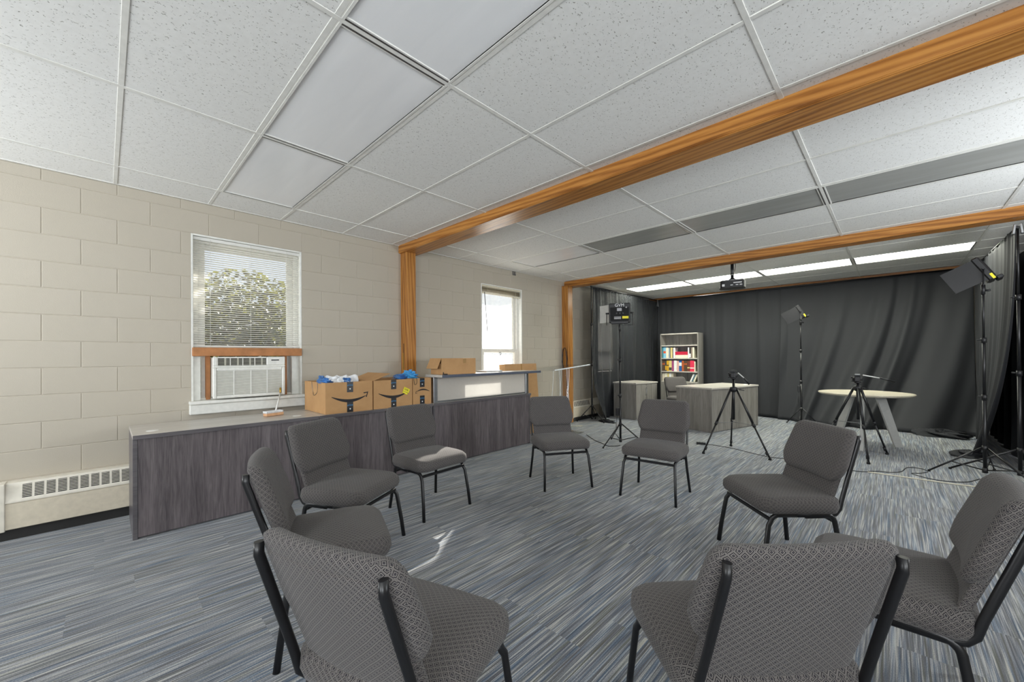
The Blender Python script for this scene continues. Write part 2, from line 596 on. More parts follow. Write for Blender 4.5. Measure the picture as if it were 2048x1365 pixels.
    def mesh(s, name):
        me = bpy.data.meshes.new(name)
        me.from_pydata(s.v, [], s.f)
        me.polygons.foreach_set('use_smooth', s.sm)
        uv = me.uv_layers.new(name='UVMap').data
        for p in me.polygons:
            nx, ny, nz = (abs(c) for c in p.normal)
            for li in p.loop_indices:
                x, y, z = me.vertices[me.loops[li].vertex_index].co
                uv[li].uv = (x, y) if nz >= max(nx, ny) * 0.9 else ((x, z) if ny >= nx else (y, z))
        me.update()
        return me

    def build(s, name, mat, parent=None):
        return link(name, s.mesh(name), mat, parent)


def link(name, me, mat, parent=None):
    if mat and not me.materials:
        me.materials.append(MATS[mat])
    o = bpy.data.objects.new(name, me)
    COL.objects.link(o)
    o.parent = parent
    return o


def tag(o, label, cat=None, group=None, kind=None):
    o['label'] = label
    if cat:
        o['category'] = cat
    if group:
        o['group'] = group
    if kind:
        o['kind'] = kind
    return o


def thing(name, label, cat, loc=(0, 0, 0), rz=0.0, group=None, kind=None):
    o = bpy.data.objects.new(name, None)
    o.empty_display_size = 0.1
    COL.objects.link(o)
    o.location = loc
    o.rotation_euler = (0, 0, rz)
    return tag(o, label, cat, group, kind)


def struct(name, label):
    o = bpy.data.objects.new(name, None)
    o.empty_display_size = 0.1
    COL.objects.link(o)
    o['label'] = label
    o['kind'] = 'structure'
    return o


def copy_tree(o, parent=None):
    c = o.copy()
    COL.objects.link(c)
    c.parent = parent
    for ch in [k for k in o.children]:
        copy_tree(ch, c)
    return c


def text(name, body, size, mat, parent, M, extrude=0.0004, align='CENTER'):
    cu = bpy.data.curves.new(name, 'FONT')
    cu.body = body
    cu.size = size
    cu.extrude = extrude
    cu.align_x = align
    cu.align_y = 'CENTER'
    cu.materials.append(MATS[mat])
    tmp = bpy.data.objects.new(name, cu)
    COL.objects.link(tmp)
    me = bpy.data.meshes.new_from_object(tmp.evaluated_get(bpy.context.evaluated_depsgraph_get()))
    bpy.data.objects.remove(tmp)
    bpy.data.curves.remove(cu)
    me.name = name
    o = link(name, me, mat, parent)
    o.matrix_local = M
    return o


def T(x, y, z):
    return Matrix.Translation((x, y, z))


def RZ(a):
    return Matrix.Rotation(a, 4, 'Z')


def RX(a):
    return Matrix.Rotation(a, 4, 'X')


def RY(a):
    return Matrix.Rotation(a, 4, 'Y')


def arc(c, r, a0, a1, n, plane='yz', x=0.0):
    out = []
    for k in range(n + 1):
        a = a0 + (a1 - a0) * k / n
        u, w = c[0] + r * math.cos(a), c[1] + r * math.sin(a)
        out.append((x, u, w) if plane == 'yz' else (u, w, x))
    return out


# ================================================================ room dimensions
WX = -4.62          # face of the window wall
H = 2.73            # ceiling
XR, YB, YF = 2.60, 9.95, -3.0
WIN = [(0.552, 1.488, 0.88, 2.435), (4.09, 5.025, 0.88, 2.435), (7.45, 8.38, 0.88, 2.435)]
BEAM_Y = [(2.66, 2.90), (6.25, 6.46), (9.80, 9.95)]

# ---------------------------------------------------------------- floor, ground
fl = MB().box(WX - 0.25, XR + 0.2, YF - 0.2, YB + 0.2, -0.06, 0.0).build('floor', 'carpet')
tag(fl, 'striped grey and blue carpet covering the whole floor', kind='structure')

# ---------------------------------------------------------------- window wall with its blocks
wl = MB()
ys = [YF - 0.2] + [c for w in WIN for c in w[:2]] + [YB + 0.2]
for i in range(0, len(ys), 2):
    wl.box(WX - 0.22, WX - 0.0032, ys[i], ys[i + 1], -0.06, 3.0)
for y0, y1, z0, z1 in WIN:
    wl.box(WX - 0.22, WX - 0.0032, y0, y1, -0.06, z0)
    wl.box(WX - 0.22, WX - 0.0032, y0, y1, z1, 3.0)
wall_left = wl.build('wall_left', 'wall_core')
tag(wall_left, 'beige painted concrete block wall with the windows', kind='structure')
CB, HB, GAP = 0.2032, 0.4064, 0.0012
J0 = -0.332
cache = {}


def block(y0, y1, z0, z1):
    key = (round(y1 - y0, 4), round(z1 - z0, 4))
    if key not in cache:
        m = MB().box(-0.02, 0.0, GAP, key[0] - GAP, GAP, key[1] - GAP, 0.0035)
        cache[key] = m.mesh('block')
    o = link('block', cache[key], 'painted_block', wall_left)
    o.location = (WX, y0, z0)


for n in range(14):
    z0, z1 = n * CB, min((n + 1) * CB, H + 0.0)
    if z1 - z0 < 0.03:
        continue
    start = J0 if n % 2 else J0 + CB
    k = -2
    while True:
        y0 = start + k * HB
        k += 1
        y1 = y0 + HB
        if y0 > 7.4:
            break
        if y1 < -0.9:
            continue
        rects = [(y0, y1, z0, z1)]
        for a0, a1, b0, b1 in WIN:
            new = []
            for (p0, p1, q0, q1) in rects:
                if p1 <= a0 or p0 >= a1 or q1 <= b0 or q0 >= b1:
                    new.append((p0, p1, q0, q1))
                    continue
                if p0 < a0:
                    new.append((p0, a0, q0, q1))
                if p1 > a1:
                    new.append((a1, p1, q0, q1))
                c0, c1 = max(p0, a0), min(p1, a1)
                if q0 < b0:
                    new.append((c0, c1, q0, b0))
                if q1 > b1:
                    new.append((c0, c1, b1, q1))
            rects = new
        for p0, p1, q0, q1 in rects:
            if p1 - p0 > 0.03 and q1 - q0 > 0.02:
                block(p0, p1, q0, q1)
# plain stretch of the same wall outside the built blocks
MB().box(WX - 0.006, WX, YF, -0.95, 0, H).build('painted_face', 'painted_block', wall_left)
MB().box(WX - 0.006, WX, 8.4, YB, 0, H).build('painted_face', 'painted_block', wall_left)

wb = MB().box(WX - 0.2, XR + 0.2, YB, YB + 0.2, -0.06, 3.0).build('wall_back', 'painted_block')
tag(wb, 'beige end wall hidden behind the black drapes', kind='structure')


def wall_with_holes(name, label, axis, at, thick, lo, hi, holes):
    m = MB()
    def bx(a0, a1, z0, z1):
        if axis == 'x':
            m.box(at, at + thick, a0, a1, z0, z1)
        else:
            m.box(a0, a1, at, at + thick, z0, z1)
    e = [lo] + [c for h in holes for c in h[:2]] + [hi]
    for i in range(0, len(e), 2):
        bx(e[i], e[i + 1], -0.06, 3.0)
    for a0, a1, z0, z1 in holes:
        bx(a0, a1, -0.06, z0)
        bx(a0, a1, z1, 3.0)
    return tag(m.build(name, 'painted_block'), label, kind='structure')


wall_with_holes('wall_right', 'beige block wall opposite the windows with two openings', 'x', XR, 0.2, YF - 0.2, YB + 0.2,
                [(-1.55, -0.25, 0.9, 2.4), (3.55, 4.85, 0.9, 2.4)])  # openings invented to hold the side fill lights
wall_with_holes('wall_rear', 'beige block wall facing the black drapes', 'y', YF - 0.2, 0.2, WX, XR,
                [(-4.2, -2.9, 0.9, 2.4), (0.25, 1.55, 0.9, 2.4)])  # openings invented to hold the rear fill lights

# ---------------------------------------------------------------- ceiling: tiles, rails, light fixtures
ceil = MB().box(WX - 0.22, XR + 0.2, YF - 0.2, YB + 0.2, H + 0.16, H + 0.3).build('ceiling', 'matte_black')
tag(ceil, 'suspended white tile ceiling in a metal grid', kind='structure')
XL = [WX] + [-4.18 + 1.245 * k for k in range(6)] + [XR]
BAYS = [[YF] + [0.062 - 0.6245 * k for k in range(4, -1, -1)] + [0.686, 1.29, 1.935, 2.565, 2.68],
        [2.88, 3.01, 3.632, 4.28, 4.875, 5.53, 6.15, 6.27],
        [6.44, 6.56, 7.18, 7.81, 8.42, 9.05, 9.67, 9.82]]
LIGHT_ROW = {0: (0.686, 1.29), 1: (4.28, 4.875), 2: (7.81, 8.42)}
tcache = {}
for b, YL in enumerate(BAYS):
    for i in range(len(XL) - 1):
        for j in range(len(YL) - 1):
            x0, x1, y0, y1 = XL[i], XL[i + 1], YL[j], YL[j + 1]
            if abs(y0 - LIGHT_ROW[b][0]) < 1e-6 and 1 <= i <= 4:
                continue
            key = (round(x1 - x0, 3), round(y1 - y0, 3))
            if key not in tcache:
                tcache[key] = MB().box(0.006, key[0] - 0.006, 0.006, key[1] - 0.006, 0.0, 0.016, 0.003).mesh('ceiling_tile')
            o = link('ceiling_tile', tcache[key], 'ceiling_tile_mineral', ceil)
            if b == 2 and j in (0, 1) and i == 2:      # a tile pushed up beside the beam leaves a dark gap
                if j == 0:
                    o.location = (x0, y0, H + 0.10)
                    continue
                o.scale = (1, 0.86, 1)
                o.location = (x0, y0 + 0.085, H + 0.004)
                continue
            o.location = (x0, y0, H + 0.004 + random.uniform(-0.0015, 0.002))
    for x in XL[1:-1]:
        MB().box(x - 0.012, x + 0.012, YL[0], YL[-1], H - 0.001, H + 0.03, 0.001).build('grid_rail', 'rail_white', ceil)
    for y in YL[1:-1]:
        MB().box(WX, XR, y - 0.012, y + 0.012, H, H + 0.03, 0.001).build('grid_rail', 'rail_white', ceil)
MB().box(WX, WX + 0.02, YF, YB, H - 0.001, H + 0.03).build('wall_angle', 'rail_white', ceil)


def fixture(x0, x1, y0, y1, lens, label, group, tilt=0.0):
    t = thing('ceiling_light', label, 'ceiling light', (x0, y0, H), 0, group)
    w, d = x1 - x0, y1 - y0
    m = MB()
    m.box(0.012, w - 0.012, 0.012, 0.03, 0.0, 0.09)
    m.box(0.012, w - 0.012, d - 0.03, d - 0.012, 0.0, 0.09)
    m.box(0.012, 0.03, 0.03, d - 0.03, 0.0, 0.09)
    m.box(w - 0.03, w - 0.012, 0.03, d - 0.03, 0.0, 0.09)
    m.build('housing', 'rail_white', t)
    MB().box(0.03, w - 0.03, 0.03, d - 0.03, 0.09, 0.1).build('reflector', 'paint_white', t)
    l = MB().box(0.026, w - 0.026, 0.026, d - 0.026, 0.006, 0.0095).build('lens', lens, t)
    if tilt:
        l.rotation_euler = (tilt, 0, 0)
    m = MB()
    m.box(0.012, w - 0.012, 0.018, 0.03, -0.002, 0.006)
    m.box(0.012, w - 0.012, d - 0.03, d - 0.018, -0.002, 0.006)
    m.build('lens_frame', 'rail_white', t)
    for xa in (0.013, w - 0.021):
        MB().box(xa, xa + 0.008, 0.02, d - 0.02, -0.0015, 0.002).build('lens_gap', 'grey_metal', t)
    return t


where1 = ['closest to the window wall', 'second from the window wall', 'third from the window wall', 'fourth from the window wall']
for i in range(1, 5):
    fixture(XL[i], XL[i + 1], *LIGHT_ROW[0], 'lens_prismatic', 'unlit white light fixture before the first oak beam, ' + where1[i - 1], 'unlit lights before the first beam')
    fixture(XL[i], XL[i + 1], *LIGHT_ROW[1], 'lens_prismatic' if i == 1 else 'lens_grazing_dark', 'unlit grey light fixture between the oak beams, ' + where1[i - 1], 'unlit lights between the beams')
    fixture(XL[i], XL[i + 1], *LIGHT_ROW[2], 'fluorescent_lens', 'lit light fixture near the rear drapes, ' + where1[i - 1], 'lit lights near the drapes')

# ---------------------------------------------------------------- oak beams and posts
for k, (y0, y1) in enumerate(BEAM_Y):
    b = struct('trim_%d' % (k + 1), ['oak boxed beam crossing the ceiling above the circle of chairs', 'oak boxed beam carrying the projector side of the room', 'dark oak trim along the top of the end wall'][k])
    zb = H - (0.095, 0.10, 0.09)[k]
    MB().box(WX, XR, y0, y0 + 0.02, zb + 0.006, H + 0.02, 0.002).build('fascia', 'oak_beam', b)
    MB().box(WX, XR, y1 - 0.02, y1, zb + 0.006, H + 0.02, 0.002).build('fascia', 'oak_beam', b)
    MB().box(WX, XR, y0 + 0.006, y1 - 0.006, zb, zb + 0.02, 0.002).build('soffit', 'oak_beam', b)
    MB().box(WX, XR, y0 - 0.003, y0 + 0.006, zb + 0.012, zb + 0.02, 0.002).build('bead', 'oak_beam', b)
for k, (y0, y1) in enumerate(((2.69, 2.825), (6.172, 6.325))):
    b = struct('trim_%d' % (k + 4), ['oak post behind the third printed carton', 'oak post behind the clear lectern'][k])
    zt = H - 0.096
    MB().box(WX, -4.475, y0, y0 + 0.018, 0, zt, 0.002).build('post_face', 'oak_post', b)
    MB().box(-4.493, -4.475, y0 + 0.018, y1, 0, zt, 0.002).build('post_face', 'oak_post', b)
    MB().box(WX, -4.493, y1 - 0.018, y1, 0, zt, 0.002).build('post_face', 'oak_post', b)
    MB().box(WX, -4.46, y0 - 0.012, y1 + 0.012, zt - 0.0, zt + 0.004, 0.001).build('cap', 'oak_post', b)
    if k == 0:
        MB().box(-4.556, -4.548, y0 - 0.003, y0 + 0.002, 1.12, 1.46, 0.001).build('slot', 'dark_slot', b)
        MB().box(-4.57, -4.557, y0 - 0.004, y0 + 0.002, 1.10, 1.34, 0.001).build('slot_edge', 'brass', b)

# ---------------------------------------------------------------- windows
def ring_frame(m, x0, x1, y0, y1, z0, z1, w, b=0.004, wb=None):
    wb = wb or w
    m.box(x0, x1, y0, y0 + w, z0, z1, b)
    m.box(x0, x1, y1 - w, y1, z0, z1, b)
    m.box(x0, x1, y0 + w, y1 - w, z1 - w, z1, b)
    m.box(x0, x1, y0 + w, y1 - w, z0, z0 + wb, b)


def window(n, W, label, glass):
    y0, y1, z0, z1 = W
    w = struct('window_%d' % n, label)
    m = MB()
    m.box(WX - 0.215, WX + 0.001, y0 - 0.002, y0 + 0.014, z0, z1, 0.002)
    m.box(WX - 0.215, WX + 0.001, y1 - 0.014, y1 + 0.002, z0, z1, 0.002)
    m.box(WX - 0.215, WX + 0.001, y0 + 0.014, y1 - 0.014, z1 - 0.014, z1 + 0.002, 0.002)
    m.build('jamb', 'reveal_white', w)
    m = MB()
    ring_frame(m, WX - 0.15, WX - 0.075, y0 + 0.014, y1 - 0.014, z0 + 0.012, z1 - 0.014, 0.045, wb=0.018 if n == 1 else None)
    m.build('window_frame', 'paint_white', w)
    fy0, fy1, fz0, fz1 = y0 + 0.059, y1 - 0.059, z0 + 0.065, z1 - 0.059
    zm = 1.36
    m = MB()
    ring_frame(m, WX - 0.14, WX - 0.105, fy0, fy1, zm - 0.01, fz1, 0.055, wb=0.06)
    m.build('upper_sash', 'paint_white', w)
    MB().box(WX - 0.125, WX - 0.121, fy0 + 0.05, fy1 - 0.05, zm + 0.05, fz1 - 0.05).build('pane', glass, w)
    sill = MB().box(WX - 0.22, WX + 0.075, y0 - 0.022, y1 + 0.022, z0 - 0.018, z0 + 0.012, 0.006)
    sill.box(WX, WX + 0.055, y0 - 0.02, y1 + 0.02, z0 - 0.11, z0 - 0.018, 0.006)
    sill.build('window_sill', 'reveal_white', w)
    return w, (fy0, fy1, fz0, fz1, zm)


def lower_sash(w, e, glass):
    fy0, fy1, fz0, fz1, zm = e
    m = MB()
    ring_frame(m, WX - 0.105, WX - 0.07, fy0, fy1, fz0, zm + 0.05, 0.055)
    m.build('lower_sash', 'paint_white', w)
    MB().box(WX - 0.09, WX - 0.086, fy0 + 0.05, fy1 - 0.05, fz0 + 0.05, zm).build('pane', glass, w)


w1, e1 = window(1, WIN[0], 'white sash window with slatted blind and an air conditioner in its lower half', 'window_glass')
MB().box(WX - 0.03, WX + 0.03, 0.556, 1.482, 1.305, 1.385, 0.004).build('cross_board', 'raw_wood', w1)
MB().box(WX - 0.10, WX - 0.05, 0.566, 0.625, 0.892, 1.305, 0.003).build('filler_panel', 'reveal_white', w1)
MB().box(WX - 0.10, WX - 0.055, 1.405, 1.474, 0.892, 1.305, 0.003).build('filler_panel', 'reveal_white', w1)
MB().box(WX - 0.11, WX - 0.06, 0.665, 0.70, 0.892, 1.305, 0.003).build('wood_strip', 'raw_wood', w1)
MB().box(WX - 0.11, WX - 0.06, 1.335, 1.36, 0.892, 1.305, 0.003).build('wood_strip', 'raw_wood', w1)
MB().box(WX - 0.12, WX - 0.11, 0.636, 0.68, 0.892, 1.305).build('filler_panel', 'reveal_white', w1)
MB().box(WX - 0.12, WX - 0.11, 1.34, 1.41, 0.892, 1.305).build('filler_panel', 'leg_grey', w1)

w2, e2 = window(2, WIN[1], 'white double hung window with hazy panes behind the counter', 'hazy_glass')
lower_sash(w2, e2, 'hazy_glass')
m = MB()
m.tube(arc((4.555, 1.335), 0.02, -PI / 2, PI, 8, 'yz', WX - 0.062), 0.005, 8)
m.cyl((WX - 0.066, 4.555, 1.31), (WX - 0.056, 4.555, 1.31), 0.008)
m.build('sash_latch', 'grey_metal', w2)
w3, e3 = window(3, WIN[2], 'white window glowing faintly through the sheer black drape', 'window_glass')
lower_sash(w3, e3, 'window_glass')


def blind(label, y0, y1, ztop, zbot, x, tilt, stack=False, mat='blind_slat', wand=True):
    t = thing('window_blind', label, 'blind', (x, (y0 + y1) / 2, zbot), 0)
    cy, h = (y1 - y0) / 2, ztop - zbot
    MB().box(-0.014, 0.014, -cy, cy, h - 0.03, h, 0.003).build('headrail', mat, t)
    MB().box(-0.013, 0.013, -cy, cy, 0, 0.014, 0.003).build('bottom_rail', mat, t)
    m = MB()
    z = 0.03
    pitch = 0.0042 if stack else 0.0205
    while z < h - 0.04:
        dz = 0.0125 * math.sin(tilt)
        dx = 0.0125 * math.cos(tilt)
        m.add([(-dx, -cy + 0.004, z - dz), (-dx, cy - 0.004, z - dz), (0, cy - 0.004, z + 0.0016), (0, -cy + 0.004, z + 0.0016), (dx, cy - 0.004, z + dz), (dx, -cy + 0.004, z + dz)],
              [(0, 1, 2, 3), (3, 2, 4, 5)])
        z += pitch
    o = m.build('slats', mat, t)
    o['kind'] = 'stuff'
    for f in (-0.72, 0.0, 0.72) if not stack else (-0.72, 0.72):
        MB().tube([(0.0135, f * cy, 0.01), (0.0135, f * cy, h - 0.01)], 0.0014, 5).build('ladder_cord', mat, t)
    return t


blind('lowered white slatted blind over the air conditioner', 0.568, 1.474, 2.418, 1.392, WX - 0.03, 0.26)
t = blind('raised cream blind stacked above the hazy window', 4.106, 5.01, 2.425, 2.285, WX - 0.03, 0.0, True, 'blind_cream')
MB().tube([(0.02, -0.39, 0.02), (0.03, -0.34, -0.61)], 0.0055, 8).build('tilt_wand', 'grey_metal', t)
blind('lowered blind behind the sheer black drape', 7.466, 8.365, 2.418, 0.95, WX - 0.03, 0.5)

# ---------------------------------------------------------------- air conditioner
ac = thing('air_conditioner', 'white window air conditioner with louvred front grille', 'air conditioner', (WX + 0.06, 1.0, 0.905))
MB().box(-0.42, 0.0, -0.295, 0.295, 0.01, 0.385, 0.006).build('case', 'ac_white', ac)
m = MB()
ring_frame(m, 0.0, 0.022, -0.302, 0.302, 0.0, 0.288, 0.028, 0.006)
m.box(0.0, 0.022, -0.302, 0.302, 0.288, 0.308, 0.004)
m.box(0.0, 0.022, 0.135, 0.302, 0.308, 0.392, 0.006)
m.box(0.0, 0.022, -0.302, -0.27, 0.308, 0.392, 0.004)
m.box(0.0, 0.022, -0.27, 0.135, 0.378, 0.392, 0.004)
m.build('front_bezel', 'ac_white', ac)
MB().box(0.0005, 0.006, -0.272, 0.272, 0.03, 0.286).build('intake_backing', 'ac_grille', ac)
m = MB()
for k in range(22):
    z = 0.036 + k * 0.0115
    m.box(0.006, 0.017, -0.272, 0.272, z, z + 0.005)
o = m.build('intake_louvres', 'ac_white', ac); o['kind'] = 'stuff'
for y in (-0.14, 0.0, 0.14):
    MB().box(0.006, 0.019, y - 0.004, y + 0.004, 0.03, 0.286).build('intake_rib', 'ac_white', ac)
MB().box(0.0005, 0.004, -0.268, 0.133, 0.309, 0.378).build('outlet_backing', 'dark_slot', ac)
for k in range(4):
    ya = -0.268 + k * 0.1003
    m = MB()
    for q in range(5):
        z = 0.313 + q * 0.013
        m.box(0.004, 0.016, ya + 0.004, ya + 0.096, z, z + 0.0045)
    m.box(0.006, 0.014, ya + 0.055, ya + 0.068, 0.309, 0.378)
    m.build('outlet_vane', 'ac_grille', ac)
    MB().box(0.002, 0.02, ya - 0.002, ya + 0.003, 0.308, 0.38).build('outlet_divider', 'ac_white', ac)
MB().box(0.021, 0.0235, 0.175, 0.245, 0.352, 0.363).build('control_slot', 'dark_slot', ac)

# ---------------------------------------------------------------- baseboard heaters
def heater(label, y0, y1, slots, cap):
    t = thing('baseboard_heater', label, 'heater', (WX, y0, 0.0), 0)
    L = y1 - y0
    prof = [(0.0, 0.40), (0.085, 0.40), (0.125, 0.275), (0.125, 0.265), (0.0, 0.265)]
    MB().prism([(p[0], p[1]) for p in prof], 0, L, 'y').build('top_cover', 'heater_white', t)
    MB().box(0.0, 0.122, 0, L, 0.078, 0.263, 0.004).build('front_panel', 'heater_cream', t)
    MB().box(0.0, 0.10, 0, L, 0.0, 0.078).build('plinth', 'dark_slot', t)
    sl = math.atan2(0.125, 0.04)
    for (a, b) in slots:
        # sloped slot opening with thin louvres
        def pt(u, v, d=0.0):
            return (0.085 + 0.04 * v + d * 0.95, u - y0, 0.40 - 0.125 * v + d * 0.3)
        s = MB().add([pt(a, 0.14, 0.0012), pt(b, 0.14, 0.0012), pt(b, 0.86, 0.0012), pt(a, 0.86, 0.0012)], [(0, 3, 2, 1)])
        slot = s.build('grille_slot', 'dark_slot', t)
        m = MB()
        for k in range(8):
            v = 0.18 + k * 0.085
            m.add([pt(a, v, 0.002), pt(b, v, 0.002), pt(b, v + 0.03, 0.004), pt(a, v + 0.03, 0.004)], [(0, 3, 2, 1)])
        m.build('louvre', 'heater_white', slot)
    if cap is not None:
        MB().box(0.0, 0.132, cap - 0.03 - y0, cap - y0, 0.07, 0.404, 0.004).build('end_cap', 'heater_white', t)
    return t


heater('long cream baseboard heater running up to the dark reception desk', -2.6, 2.688,
       [(-0.415 + k * 0.0565, -0.415 + k * 0.0565 + 0.044) for k in range(13)], -0.49)
heater('short cream baseboard heater between the oak post and the drape', 6.34, 7.3,
       [(6.40 + k * 0.055, 6.40 + k * 0.055 + 0.043) for k in range(10)], 6.37)

# ---------------------------------------------------------------- reception desks along the window wall
def desk(label, y0, y1, xf, xb, front, sidefront=True):
    t = thing('office_desk', label, 'desk', ((xf + xb) / 2, (y0 + y1) / 2, 0))
    X0, X1, L = xb - (xf + xb) / 2, xf - (xf + xb) / 2, (y1 - y0) / 2
    MB().box(X0, X1 + 0.012, -L, L, 0.712, 0.74, 0.002).build('desk_top', 'laminate_top_glare', t)
    MB().box(X1 + 0.010, X1 + 0.0145, -L, L, 0.711, 0.7405, 0.001).build('edge_band', 'laminate_edge', t)
    for s in (-1, 1):
        ya, yb = (-L, -L + 0.026) if s < 0 else (L - 0.026, L)
        MB().box(X0 + 0.02, X1 - 0.002, ya, yb, 0.0, 0.712, 0.002).build('end_panel', 'laminate_edge', t)
    MB().box(X1 - 0.028, X1 - 0.006, -L + 0.027, L - 0.027, 0.012, 0.711, 0.001).build('front_panel', front, t)
    for y in (-L + 0.115, L - 0.13):
        m = MB().lathe([(0.038, 0.0), (0.037, 0.001), (0.02, 0.0016)], 20, (X1 - 0.17, y, 0.74))
        m.build('grommet', 'white_plastic', t)
    return t


d1 = desk('long dark wood-grain desk under the air conditioner window', 0.135, 1.385, -3.86, -4.47, 'laminate_front')
d2 = desk('dark wood-grain desk bearing the printed cartons', 1.389, 2.652, -3.86, -4.47, 'laminate_front')
d3 = desk('dark wood-grain desk carrying the raised transaction counter', 2.664, 4.375, -3.86, -4.47, 'laminate_front')
tc_ = thing('transaction_counter', 'raised counter shelf with frosted glass front on the dark desk', 'counter', (-3.86, 3.5, 0.74))
MB().box(-0.19, 0.155, -0.82, 0.93, 0.305, 0.335, 0.003).build('counter_shelf', 'laminate_top_glare', tc_)
MB().box(0.153, 0.1575, -0.82, 0.93, 0.304, 0.3355, 0.001).build('edge_band', 'blue_grey_edge', tc_)
for y in (-0.80, 0.81):
    MB().box(-0.06, -0.004, y - 0.028, y + 0.028, 0.0, 0.305, 0.004).build('support_post', 'silver', tc_)
fg = NT('frosted_glass')
fg.set(fg.mix(fg.noise(fg.coord('Object'), 30, 2), srgb(216, 210, 202), srgb(226, 222, 216)), 0.22, spec=0.5)
_tl = fg.n('ShaderNodeBsdfTranslucent'); _tl.inputs[0].default_value = (0.95, 0.95, 0.93, 1)
_mx = fg.n('ShaderNodeMixShader'); _mx.inputs[0].default_value = 0.5
fg.t.links.new(fg.b.outputs[0], _mx.inputs[1]); fg.t.links.new(_tl.outputs[0], _mx.inputs[2]); fg.t.links.new(_mx.outputs[0], fg.out.inputs[0])
MB().box(-0.036, -0.028, -0.77, 0.78, 0.022, 0.30).build('glass_panel', 'frosted_glass', tc_)
MB().box(-0.045, -0.02, -0.77, 0.78, 0.0, 0.022, 0.002).build('glass_rail', 'silver', tc_)

# ---------------------------------------------------------------- cartons
def smile(m, w, flip=1):
    """curved arrow print, drawn in the y-z plane around the origin, width w"""
    n = 18
    top, bot = [], []
    for k in range(n + 1):
        u = k / n
        y = (-0.5 + u * 0.93) * w
        c = -0.17 * w * math.sin(PI * (0.08 + 0.80 * u)) + 0.07 * w
        th = w * 0.08 * math.sin(PI * min(1, u * 0.9 + 0.05)) + 0.004 * w
        top.append((y * flip, (c + th / 2) * flip))
        bot.append((y * flip, (c - th / 2) * flip))
    vs_ = [(0, *p) for p in top] + [(0, *p) for p in bot]
    fs = [(k, k + 1, k + n + 2, k + n + 1) for k in range(n)]
    fs = [f[::-1] for f in fs]
    m.add(vs_, fs)
    # arrow head: an open barbed tip
    tip = (0.5, 0.115)
    A = [(0.36, 0.10), tip, (0.455, -0.035)]
    B = [(0.37, 0.072), (0.465, 0.083), (0.425, -0.03)]
    vs_ = [(0, a * w * flip, b * w * flip) for a, b in A + B]
    m.add(vs_, [(3, 4, 1, 0), (4, 5, 2, 1)])


def carton(label, y0, y1, x0, x1, z0, h, flip, flaps, dy=0.0):
    cx, cy = (x0 + x1) / 2, (y0 + y1) / 2
    t = thing('cardboard_box', label, 'box', (cx, cy, z0), dy, 'printed cartons on the reception desk')
    a, b, w = (x1 - x0) / 2, (y1 - y0) / 2, 0.004
    m = MB()
    m.box(-a, a, -b, b, 0, 0.005)
    m.box(-a, -a + w, -b, b, 0.005, h)
    m.box(a - w, a, -b, b, 0.005, h)
    m.box(-a + w, a - w, -b, -b + w, 0.005, h)
    m.box(-a + w, a - w, b - w, b, 0.005, h)
    m.build('carton_body', 'cardboard', t)
    for side, ang in flaps:
        fm = MB()
        if side in 'ud':      # hinged along the y sides
            sgn = 1 if side == 'u' else -1
            L = 0.20
            fm.M = T(0, sgn * (b - 0.002), h) @ RX(sgn * (PI / 2 - ang))
            fm.box(-a + 0.004, a - 0.004, -0.002, 0.002, 0.001, L)
        else:
            sgn = 1 if side == 'f' else -1
            L = 0.17
            fm.M = T(sgn * (a - 0.002), 0, h) @ RY(-sgn * (PI / 2 - ang))
            fm.box(-0.002, 0.002, -b + 0.004, b - 0.004, 0.001, L)
        fm.build('flap', 'cardboard', t)
    m = MB(T(a + 0.0012, 0.005, h * 0.5))
    smile(m, 0.36 * (y1 - y0) / 0.46, flip)
    m.build('arrow_print', 'print_black', t)
    for zc, hh in ((h * 0.83, h * 0.34), (h * 0.17, h * 0.33)):
        tp = MB().box(a, a + 0.001, -0.03, 0.032, zc - hh / 2, zc + hh / 2).build('tape_strip', 'tape_black', t)
        text('tape_print', 'prime', 0.024, 'print_blue', tp, T(a + 0.0014, 0.001, zc + 0.02) @ RZ(PI / 2) @ RX(PI / 2))
        MB().lathe([(0.007, 0), (0.007, 0.0008)], 12).mesh('dot')
        dm = MB(T(a + 0.001, 0.001, zc - 0.018) @ RY(PI / 2))
        dm.lathe([(0.0075, 0.0), (0.0075, 0.0008)], 12)
        dm.build('tape_mark', 'print_white', tp)
    return t


b1 = carton('open printed carton holding a white plastic bag', 1.455, 1.925, -4.43, -3.875, 0.742, 0.30, 1, [])
b2 = carton('printed carton with one raised flap and a yellow tag', 1.94, 2.395, -4.40, -3.88, 0.742, 0.298, 1, [('d', 0.35)])
b3 = carton('printed carton with blue lanyards, arrow turned upside down', 2.41, 2.655, -4.40, -3.89, 0.742, 0.30, -1, [('b', 4.47)])
tg = thing('price_tag', 'yellow tag printed in black stuck on the middle carton', 'tag', (-3.8745, 2.31, 0.90))
m = MB(RX(-0.45)); m.box(0, 0.001, -0.038, 0.038, 0.0, 0.045); m.box(0, 0.001, -0.035, 0.03, -0.022, -0.004)
m.build('tag_card', 'tag_yellow', tg)
text('tag_print', 'LIVE', 0.026, 'print_black', tg, RX(-0.45) @ T(0.0014, 0, 0.024) @ RZ(PI / 2) @ RX(PI / 2))


